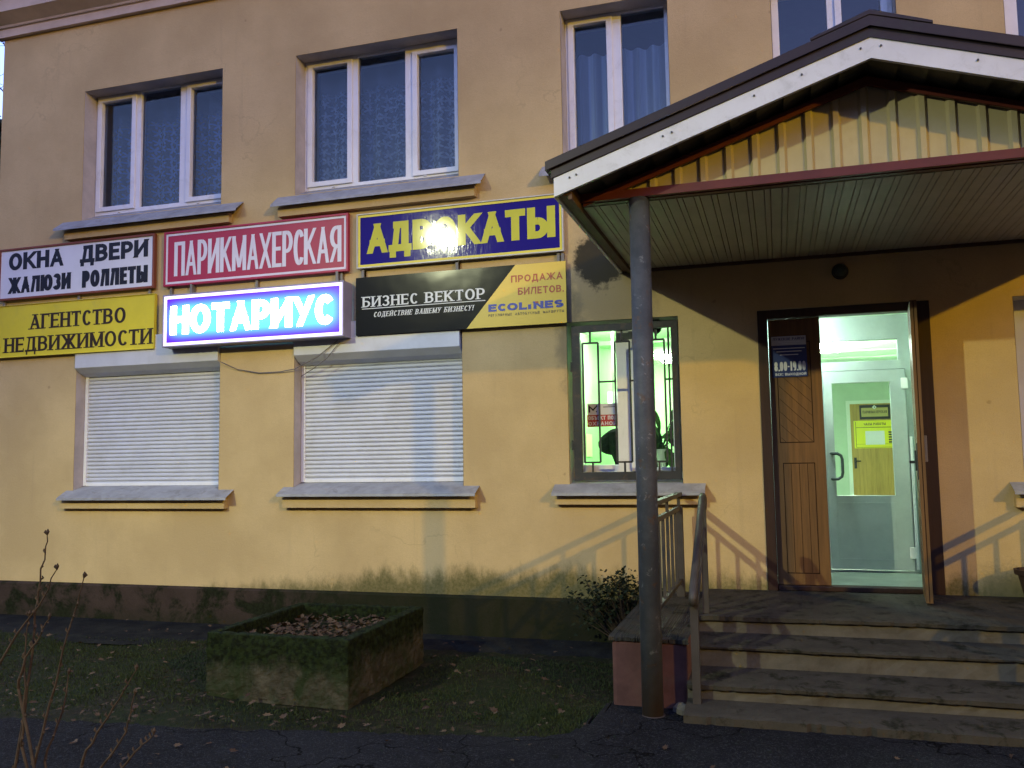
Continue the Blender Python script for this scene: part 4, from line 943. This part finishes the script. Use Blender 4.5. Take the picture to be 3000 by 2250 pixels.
while cnt < 60000:
    x, y = rg.uniform(-8.2,-1.0), rg.uniform(-3.2,-.6)
    if not on_lawn(x, y): continue
    p_ = mn.noise(Vector((x*1.3, y*1.3, 0)))*.5+.5; e_ = mn.noise(Vector((x*4, y*4, 3)))*.5+.5
    yl = -2.87+.135*(x+4.4) if x < -2.9 else -2.72+.165*(x+2.9)
    fade = min(1, max(.15, (y-yl)/.45))
    if rg.random() > (p_*.7+e_*.5-.15)*fade: continue
    blade(q, x, y, gz(x, y)-.003, rg.uniform(.010,.028)*(0.55+e_*.9), rg.uniform(.0015,.003)); cnt += 1
for i in range(2600):
    x = rg.uniform(-1.45,-.97); y = rg.uniform(-2.45,-1.75); blade(q, x, y, -.012, rg.uniform(.015,.035), .0025)
tag(q.build('grass', M_blade, weld=False), 'short dark grass covering the lawn below the facade', 'grass', kind='stuff')

# bush at the landing corner
M_bush = leafmat('bush_leaf', (.006,.012,.005), (.018,.026,.010))
e = empty('shrub', (-1.15,-.28,0), 'small dark leafy shrub growing between the plinth and the steps', 'shrub')
q = MB(); q2 = MB()
for i in range(44):
    bx, by, bz_ = -1.17+rg.gauss(0,.12), -.26+rg.gauss(0,.07), rg.uniform(.30,.60)-abs(rg.gauss(0,.07))
    bx -= (.62-bz_)*rg.uniform(0,.7)
    q2.tube([(-1.15+rg.uniform(-.05,.05),-.28,0),((-1.15+bx)/2+rg.uniform(-.03,.03),(-.28+by)/2,bz_*.55),(bx,by,bz_)], [.007,.005,.002], 5)
    for j in range(20): leaf(q, bx+rg.gauss(0,.045), by+rg.gauss(0,.045), bz_+rg.gauss(0,.04), rg.uniform(.022,.042), 1.2)
q.build('foliage', M_bush, e, weld=False); q2.build('stem', mat('bark', (.05,.035,.022), .9, .1, var=.2), e)

# bare shrub in the foreground, left
e = empty('bare_shrub', (-2.35,-4.55,.02), 'bare shrub with thin budding twigs beside the asphalt in the foreground', 'shrub')
M_twig = mat('twig_bark', (.055,.037,.024), .85, .2, var=.3, vs=30)
twigs = [[(-2.35,-4.72,.02),(-2.60,-4.7,.42),(-2.565,-4.68,.80),(-2.55,-4.68,1.0),(-2.525,-4.68,1.15),(-2.513,-4.68,1.235)],
 [(-2.40,-4.78,.02),(-2.74,-4.75,.62),(-2.62,-4.72,.86),(-2.52,-4.70,.99),(-2.446,-4.70,1.117)],
 [(-2.30,-4.70,.02),(-2.522,-4.7,.435),(-2.46,-4.7,.66),(-2.39,-4.7,.90),(-2.328,-4.7,1.091)],
 [(-2.38,-4.70,.02),(-2.575,-4.7,.5),(-2.569,-4.7,.604),(-2.575,-4.7,.80),(-2.562,-4.7,.951)],
 [(-2.30,-4.75,.02),(-2.325,-4.7,.452),(-2.26,-4.7,.57),(-2.17,-4.7,.69),(-2.101,-4.7,.79)],
 [(-2.25,-4.70,.02),(-2.149,-4.7,.467),(-2.08,-4.7,.54),(-2.026,-4.7,.586)],
 [(-2.36,-4.73,.02),(-2.60,-4.7,.70),(-2.572,-4.7,.808),(-2.52,-4.7,.88),(-2.474,-4.7,.945)],
 [(-2.34,-4.70,.02),(-2.50,-4.68,.45),(-2.44,-4.66,.62),(-2.42,-4.66,.75)],
 [(-2.28,-4.68,.02),(-2.33,-4.62,.4),(-2.22,-4.6,.55),(-2.19,-4.6,.68)]]
twigs = [[(p_[0], p_[1]+.2, p_[2]) for p_ in tw] for tw in twigs]
for tw in twigs:
    q = MB(); m_ = len(tw)
    fine = []
    for i in range(m_-1):
        for k2 in range(4):
            u = k2/4; fine.append(tuple(tw[i][j]+(tw[i+1][j]-tw[i][j])*u+rg.uniform(-.004,.004) for j in range(3)))
    fine.append(tw[-1])
    q.tube(fine, [.0062*(1-.72*i/(len(fine)-1)) for i in range(len(fine))], 6)
    for i, p_ in enumerate(fine[4:]):
        if rg.random() < .7:
            sgn = rg.choice((-1,1)); q.tube([p_, (p_[0]+sgn*.008, p_[1]+rg.uniform(-.005,.005), p_[2]+.010), (p_[0]+sgn*.007, p_[1], p_[2]+.018)], [.0022,.0045,.001], 5)
    q.tube([fine[-1], (fine[-1][0]+.002, fine[-1][1], fine[-1][2]+.012), (fine[-1][0]+.003, fine[-1][1], fine[-1][2]+.022)], [.003,.006,.001], 6)
    q.build('twig', M_twig, e)

# flower pot at the right edge
e = empty('flower_pot', (1.66,-.2,.46), 'dark clay flower pot standing by the wall on the right of the landing', 'pot')
q = MB(); q.lathe([(.0,0),(.085,0),(.125,.19),(.145,.19),(.15,.225),(.135,.225),(.12,.19),(.1,.18),(0,.18)], (1.66,-.2,.452), 24); q.build('pot', mat('dark_clay', (.045,.025,.016), .7, .3, var=.2), e, smooth=False)
q = MB(); q.lathe([(0,.175),(.11,.178)], (1.66,-.2,.452), 16); q.build('soil', M_soil, e)

# loose cable between the shutters
q = MB(); pts = [(-4.98,-.036,2.44),(-4.8,-.02,2.36),(-4.575,-.015,2.317),(-4.35,-.02,2.318),(-4.18,-.04,2.335),(-3.95,-.05,2.43),(-3.747,-.05,2.57)]
fine = []
for i in range(len(pts)-1):
    for k2 in range(5): fine.append(tuple(pts[i][j]+(pts[i+1][j]-pts[i][j])*k2/5 for j in range(3)))
fine.append(pts[-1]); q.tube(fine, .0045, 6); q.tube([(-4.2,.1,2.28),(-4.0,-.03,2.33),(-3.85,-.045,2.42),(-3.72,-.05,2.56)], .004, 6)
tag(q.build('cable', mat('grey_cable', (.16,.14,.13), .6, .3, var=0)), 'thin grey cable sagging between the two roller shutter boxes', 'cable')

# ================================================================== CURTAINS, THINGS IN THE WINDOWS
def lace(name, star=True):
    t = NT(name)
    x, y, z = t.xyz()
    tr = t.n.new('ShaderNodeBsdfTransparent'); df = t.n.new('ShaderNodeBsdfDiffuse'); df.inputs[0].default_value = (.42,.50,.66,1)
    if star:
        cb = t.n.new('ShaderNodeCombineXYZ'); t.l.new(x, cb.inputs[0]); t.l.new(z, cb.inputs[1])
        vo = t.n.new('ShaderNodeTexVoronoi'); vo.voronoi_dimensions = '2D'; vo.inputs['Scale'].default_value = 11.0; vo.inputs['Randomness'].default_value = .38
        t.l.new(cb.outputs[0], vo.inputs['Vector'])
        sb_ = t.n.new('ShaderNodeVectorMath'); sb_.operation = 'SUBTRACT'; t.l.new(cb.outputs[0], sb_.inputs[0]); t.l.new(vo.outputs['Position'], sb_.inputs[1])
        s2 = t.n.new('ShaderNodeSeparateXYZ'); t.l.new(sb_.outputs[0], s2.inputs[0])
        ang = t.math('ARCTAN2', s2.outputs[1], s2.outputs[0])
        cc = t.n.new('ShaderNodeSeparateColor'); t.l.new(vo.outputs['Color'], cc.inputs[0])
        rot = t.math('MULTIPLY', cc.outputs[0], 6.28)
        pet = t.math('ADD', .032, t.math('MULTIPLY', t.math('COSINE', t.math('ADD', t.math('MULTIPLY', ang, 5), rot)), .018))
        ln = t.n.new('ShaderNodeVectorMath'); ln.operation = 'LENGTH'; t.l.new(sb_.outputs[0], ln.inputs[0])
        m_ = t.step(t.math('SUBTRACT', ln.outputs['Value'], pet), .004, -.004)
        m_ = t.math('MULTIPLY', m_, t.step(z, 5.2, 4.85))
        a = t.math('ADD', .24, t.math('MULTIPLY', m_, .38))
    else:
        a = t.math('ADD', .45, t.math('MULTIPLY', t.step(t.math('SINE', t.math('MULTIPLY', x, 55)), -.3, .6), .35))
    mx = t.n.new('ShaderNodeMixShader'); t.set(mx.inputs[0], a); t.l.new(tr.outputs[0], mx.inputs[1]); t.l.new(df.outputs[0], mx.inputs[2]); t.l.new(mx.outputs[0], t.out.inputs[0])
    return t.mat
M_lace = lace('star_lace'); M_drape = lace('striped_drape', False)
def curtain(name, label, x0, x1, z0, z1, y, m_, amp=.02, fr=38):
    q = MB(); n = int((x1-x0)/.012)
    for i in range(n):
        xa, xb = x0+(x1-x0)*i/n, x0+(x1-x0)*(i+1)/n
        ya, yb_ = y+amp*math.sin(xa*fr)+amp*.6*math.sin(xa*fr*.37+1), y+amp*math.sin(xb*fr)+amp*.6*math.sin(xb*fr*.37+1)
        q.quad((xa,ya,z0),(xb,yb_,z0),(xb,yb_,z1),(xa,ya,z1))
    tag(q.build(name, m_, smooth=True), label, 'curtain', 'curtains behind the upper windows')
curtain('lace_curtain', 'star patterned lace curtain behind the leftmost upper window', -6.62, -5.05, 4.0, 5.34, .35, M_lace, .034, 34)
curtain('lace_curtain', 'star patterned lace curtain behind the upper window above the red sign', -4.17, -2.62, 4.0, 5.34, .35, M_lace, .034, 31)
curtain('striped_curtain', 'striped folded curtain behind the upper window left of the canopy roof', -1.62, -.76, 4.0, 5.05, .35, M_drape, .03, 50)
q = MB(); q.lathe([(0,0),(.045,0),(.05,.06),(.035,.085),(.045,.1),(.038,.1)], (-3.95,.275,4.055), 16); tag(q.build('jug', M_white, smooth=True), 'small white jug standing inside the upper window above the red sign', 'jug')
# security dome, stripe and white panel in the salon
e = empty('dome_camera', (-.92,.12,2.53), 'black dome fixed at the top of the barred window', 'dome')
q = MB(); q.box(-.95,-.89,.09,.15,2.555,2.605); q.build('bracket', M_steel, e); q = MB(); q.lathe([(.042,.03),(.042,0),(.036,-.02),(.02,-.036),(.006,-.041),(.006,-.055),(0,-.055)], (-.92,.12,2.53), 18); q.build('dome', M_sblack, e, smooth=True)
q = MB(); q.bar((-1.62,1.95,2.05),(-1.62,1.95,2.849),.022); tag(q.build('ceiling_stripe', mat('grey_green_stripe', (.22,.36,.2), .5, .3, var=0)), 'thin vertical pipe hanging from the salon ceiling above the white panel', 'stripe')  # thin grey-green upright stripe, built as a bar
q = MB(); q.box(-1.68,-1.36,1.94,1.965,1.98,2.17); tag(q.build('white_panel', emit('glowing_panel', (.93,.95,1.0), .07)), 'bright white panel with its own glow inside the salon behind the window bars', 'panel')  # panel brightness put in as emission
q = MB(); q.box(-1.999,-1.994,2.3,2.6,1.5,1.75); tag(q.build('wall_notice', signmat('notice_paper', (.62,.72,.36))), 'pale paper notice on the green salon wall', 'notice')
# potted plant on the inner sill
e = empty('potted_plant', (-.925,.40,1.37), 'leafy house plant in a pale pot inside the barred window', 'plant')
M_hp = leafmat('house_plant_leaf', (.012,.04,.012), (.03,.075,.02))
q = MB(); q.lathe([(0,0),(.03,0),(.036,.06),(.034,.065),(.034,.07),(.055,.165),(.058,.17),(.05,.17),(.045,.15),(0,.15)], (-.945,.40,1.378), 22); q.build('pot', mat('pale_grey_pot', (.42,.44,.42), .5, .3, var=.05), e, smooth=False)
q = MB(); q.box(-1.14,-.75,.30,.5,1.355,1.3775); q.build('shelf', M_white, e)
q = MB(); q2 = MB()
for (tx, tz, ty, w_) in ((-.80,1.88,.38,.05),(-.97,1.80,.42,.03),(-.79,1.76,.40,.075),(-.985,1.72,.40,.03),(-.84,1.68,.36,.05),(-.78,1.60,.40,.07),(-.86,1.47,.35,.055),(-.98,1.59,.36,.03),(-.77,1.97,.42,.06),(-1.07,1.66,.45,.04),(-.75,1.70,.44,.07)):
    b0 = Vector((-.945,.40,1.53)); tip = Vector((tx,ty,tz)); mid = (b0+tip)/2+Vector((0,0,.09)); 
    cur = [b0*(1-u)**2+mid*2*u*(1-u)+tip*u*u for u in [i/8 for i in range(9)]]
    q2.tube([tuple(v_) for v_ in cur], [.0045]*6+[.003]*3, 5)
    d_ = (cur[-1]-cur[-4]).normalized(); w_ *= 1.35; sd = d_.cross(Vector((0,1,0))).normalized(); L_ = .20
    pr_ = [(-.25,0),(-.05,.55),(.2,.95),(.5,.8),(.8,.4),(1.05,0),(.8,-.4),(.5,-.8),(.2,-.95),(-.05,-.55)]
    q.poly([tuple(tip+d_*(a_-.35)*L_+sd*b2*w_*.6+Vector((0,.02*b2,-.05*a_*a_))) for a_, b2 in pr_])
q.build('leaves', M_hp, e, weld=False); q2.build('stem', M_hp, e)

# person in the salon, seen from behind: one skinned body
def skin_body(name, verts, edges, radii, m_, root=0, parent=None):
    me = bpy.data.meshes.new(name); off = OFF[parent.name] if parent else Vector()
    me.from_pydata([tuple(Vector(v_)-off) for v_ in verts], edges, []); ob = bpy.data.objects.new(name, me); COL.objects.link(ob)
    if parent: ob.parent = parent
    sm = ob.modifiers.new('skin', 'SKIN'); sk_ = me.skin_vertices[0] if me.skin_vertices else None
    if sk_ is None:
        bm = bmesh.new(); bm.from_mesh(me); bm.verts.layers.skin.verify(); bm.to_mesh(me); bm.free(); sk_ = me.skin_vertices[0]
    for i, r_ in enumerate(radii): sk_.data[i].radius = r_ if isinstance(r_, tuple) else (r_, r_)
    sk_.data[root].use_root = True
    ss_ = ob.modifiers.new('sub', 'SUBSURF'); ss_.levels = 2; ss_.render_levels = 2
    me.materials.append(m_); return ob
M_coat = mat('dark_coat_cloth', (.013,.016,.018), .95, .1, var=.2, vs=20, bump=.5, bs=200); M_hair = mat('dark_hair', (.02,.014,.01), .7, .3, var=.2)
M_skin = mat('skin', (.45,.26,.18), .6, .3, var=.05)
pe = empty('person', (-1.28,1.15,.48), 'person in a dark coat seen from behind through the barred window', 'person')
pv = [(-1.28,1.15,1.02),(-1.29,1.13,1.28),(-1.30,1.10,1.50),(-1.30,1.04,1.66),(-1.27,1.0,1.73),(-1.25,.98,1.82),(-1.25,.98,1.84),
 (-1.47,1.06,1.665),(-1.585,1.10,1.60),(-1.50,1.34,1.56),(-1.44,1.44,1.56),
 (-1.13,1.06,1.665),(-1.02,1.10,1.45),(-1.08,1.34,1.42),(-1.12,1.44,1.42),
 (-1.40,1.2,.98),(-1.42,1.6,.95),(-1.42,1.62,.56),(-1.42,1.74,.50),(-1.15,1.2,.98),(-1.14,1.6,.95),(-1.14,1.62,.56),(-1.14,1.74,.50)]
pe_ed = [(0,1),(1,2),(2,3),(3,4),(4,5),(5,6),(3,7),(7,8),(8,9),(9,10),(3,11),(11,12),(12,13),(13,14),(0,15),(15,16),(16,17),(17,18),(0,19),(19,20),(20,21),(21,22)]
pr_ = [(.2,.16),(.185,.14),(.2,.14),(.17,.12),.06,.085,.08, .095,.085,.06,.045, .095,.085,.06,.045, .1,.085,.06,.045,.1,.085,.06,.045]
skin_body('body', pv, pe_ed, pr_, M_coat, 0, pe)
q = MB(); q.lathe([(0,-.07),(.07,-.06),(.098,0),(.095,.05),(.06,.095),(0,.105)], (-1.25,.975,1.79), 16); q.build('hair', M_hair, pe, smooth=True)
q = MB()
for sx in (-1,1): q.lathe([(0,-.03),(.012,-.02),(.014,.01),(0,.03)], (-1.25+sx*.096,1.0,1.78), 8)
q.build('ear', M_skin, pe, smooth=True)
for (hx, hy, hz) in ((-1.43,1.46,1.56),(-1.12,1.46,1.42)):
    hv = [(hx,hy,hz),(hx,hy+.05,hz)]; he = [(0,1)]; hr = [.03,.034]
    for f_ in range(4):
        b0 = len(hv); ox = -.03+.02*f_; l_ = (.065,.078,.072,.055)[f_]
        hv += [(hx+ox,hy+.08,hz),(hx+ox,hy+.08+l_*.5,hz-.008),(hx+ox,hy+.08+l_,hz-.03)]; he += [(1,b0),(b0,b0+1),(b0+1,b0+2)]; hr += [.0095,.009,.0075]
    b0 = len(hv); hv += [(hx+.045,hy+.03,hz),(hx+.065,hy+.065,hz-.01)]; he += [(0,b0),(b0,b0+1)]; hr += [.011,.009]
    skin_body('hand', hv, he, hr, M_skin, 0, pe)

# ================================================================== TREES at the left corner and behind the camera
M_bark = mat('tree_bark', (.045,.035,.028), .9, .1, var=.25)
def bare_tree(name, label, base, h, seed, spread=.55, r0=.16, depth=5):
    rt = random.Random(seed); e = empty(name, base, label, 'tree', None)
    tr, br = MB(), MB()
    def grow(p, d, l, r, lv):
        pts = [p]; q_ = p
        for i in range(4):
            d = (d+Vector((rt.uniform(-.18,.18), rt.uniform(-.18,.18), rt.uniform(-.03,.14)))).normalized(); q_ = q_+d*l/4; pts.append(q_)
        (tr if lv == 0 else br).tube([tuple(v_) for v_ in pts], [r*(1-.12*i) for i in range(5)], 8 if lv < 2 else 4)
        if lv >= depth: return
        for i in range(3 if lv < depth-1 else 4):
            at = pts[rt.choice((2,3,4,4))]; ax = Vector((rt.uniform(-1,1), rt.uniform(-1,1), rt.uniform(-.2,.6))).normalized()
            grow(at, (d*(1-spread)+ax*spread).normalized(), l*rt.uniform(.6,.8), r*.55, lv+1)
    grow(Vector(base), Vector((0,0,1)), h*.3, r0, 0)
    tr.build('trunk', M_bark, e); br.build('crown', M_bark, e, weld=False)
bare_tree('bare_tree', 'leafless tree standing behind the left corner of the building', (-16.6,8.6,0), 17, 5)
bare_tree('bare_tree', 'tall leafless tree across the street from the facade', (3.6,-27,0), 21, 9, r0=.3)
bare_tree('bare_tree', 'wide leafless tree across the street to the left', (-9,-34,0), 18, 14, r0=.3)
M_fir = leafmat('fir_needles', (.008,.014,.01), (.02,.03,.02))
e = empty('fir_tree', (-16.9,8,0), 'dark fir tree behind the left corner of the building', 'tree')
q = MB(); q.tube([(-16.9,8,0),(-16.9,8,9.8)], [.14,.02], 8); q.build('trunk', M_bark, e)
q = MB()
for i in range(3600):
    u = rg.random()**.7; z_ = .6+u*9.0; rad = min(1,(1-u)*3.2)*1.7*rg.uniform(.2,1); a_ = rg.uniform(0, 2*PI); leaf(q, -16.9+rad*math.cos(a_), 8+rad*math.sin(a_), z_-rad*.25, rg.uniform(.12,.3), 1)
q.build('crown', M_fir, e, weld=False)

# ================================================================== ADDED BLOCKS (unseen behind the camera, put in to shade the low sky)
ap = empty('added_sky_block', (4,-36,0), 'unseen five storey block added across the street to shade the low sky', 'building')
q = MB(); q.box(-46, 54, -48, -36, 0, 16.2); q.build('wall', mat('grey_brick', (.16,.13,.11), .9, .1, var=.15), ap)
q = MB(); q.prism([(-48.5,16.2),(-35.5,16.2),(-36.5,16.9),(-42,17.6),(-48.5,16.9)], 'x', -46.5, 54.5); q.build('roof', M_brown, ap)
M_farwin = mat('unlit_window', (.03,.035,.05), .15, .5, var=0)
wq = None
for fl in range(5):
    for i in range(18):
        xw = -43+i*5.4; zw = 1.3+fl*2.75
        if wq is None: q = MB(); q.box(0, 1.6, .001, .06, 0, 1.5); wq = q.build('window', M_farwin, None); wo = wq
        else: wo = wq.copy(); COL.objects.link(wo)
        wo.parent = ap; wo.location = (xw-4, 0, zw)

for (bx, by, sx, sy, hh, lb) in ((-40,-14,8,16,11,'unseen brick block added on the left to shade the low sky'), (37,-6,8,18,15,'unseen brick block added on the right to shade the low sky')):  # side blocks, added out of view to cut the low sky
    ah = empty('added_sky_block', (bx,by,0), lb, 'building')
    q = MB(); q.box(bx-sx, bx+sx, by-sy, by+sy, 0, hh); q.build('wall', bpy.data.materials['grey_brick'], ah)
    q = MB(); q.prism([(by-sy-.5,hh),(by+sy+.5,hh),(by+sy+.3,hh+.5),(by,hh+2.5),(by-sy-.3,hh+.5)], 'x', bx-sx-.5, bx+sx+.5); q.build('roof', M_brown, ah)

# ================================================================== STREET LAMPS (stand behind the camera and light the facade)
def street_lamp(loc, h, label, col, power, toward, rad, aim=None):
    e = empty('street_lamp', loc, label, 'street lamp', 'street lamps across from the facade')
    x, y, z = loc; d_ = Vector((toward[0]-x, toward[1]-y, 0)).normalized()
    q = MB(); q.tube([(x,y,0),(x,y,h*.5),(x,y,h)], [.09,.075,.055], 14); q.build('pole', M_steel, e, smooth=True)
    q = MB(); q.tube([(x,y,h-.02),(x+d_.x*.4,y+d_.y*.4,h+.22),(x+d_.x*1.0,y+d_.y*1.0,h+.28)], .03, 8); q.build('arm', M_steel, e, smooth=True)
    c = Vector((x,y,h+.26))+d_*1.25
    q = MB(); q.tube([tuple(c-d_*.3+Vector((0,0,.0))), tuple(c-d_*.1+Vector((0,0,.03))), tuple(c+d_*.3+Vector((0,0,.02)))], [.06,.12,.07], 12); hd_ = q.build('lamp_head', M_steel, e, smooth=True)
    q = MB(); q.box(c.x-.09, c.x+.09, c.y-.09, c.y+.09, c.z-.11, c.z-.095); q.build('lens', emit('lamp_lens', col, 8), e)
    L = bpy.data.lights.new('lamp_light', 'SPOT' if aim else 'POINT'); L.energy = power; L.color = col; L.shadow_soft_size = rad
    lo = bpy.data.objects.new('lamp_light', L); COL.objects.link(lo); lo.parent = e; lo.location = (c.x-x, c.y-y, c.z-.28)
    if aim:
        L.spot_size = math.radians(aim[1]); L.spot_blend = aim[2]
        lo.rotation_euler = (Vector(aim[0]) - (c-Vector((0,0,.28)))).to_track_quat('-Z', 'Y').to_euler()
    return e
street_lamp((-8.1,-13.0,0), 6.75, 'white street lamp standing across from the facade on the left', (.86,.90,.54), LAMP_A, (0,0), .085, ((-4.2,-6.2,0.0), 80, .6))
street_lamp((18.0,-19.0,0), 9.55, 'orange sodium street lamp far off to the right', (1.0,.62,.02), LAMP_B*3.2, (0,0), .2)
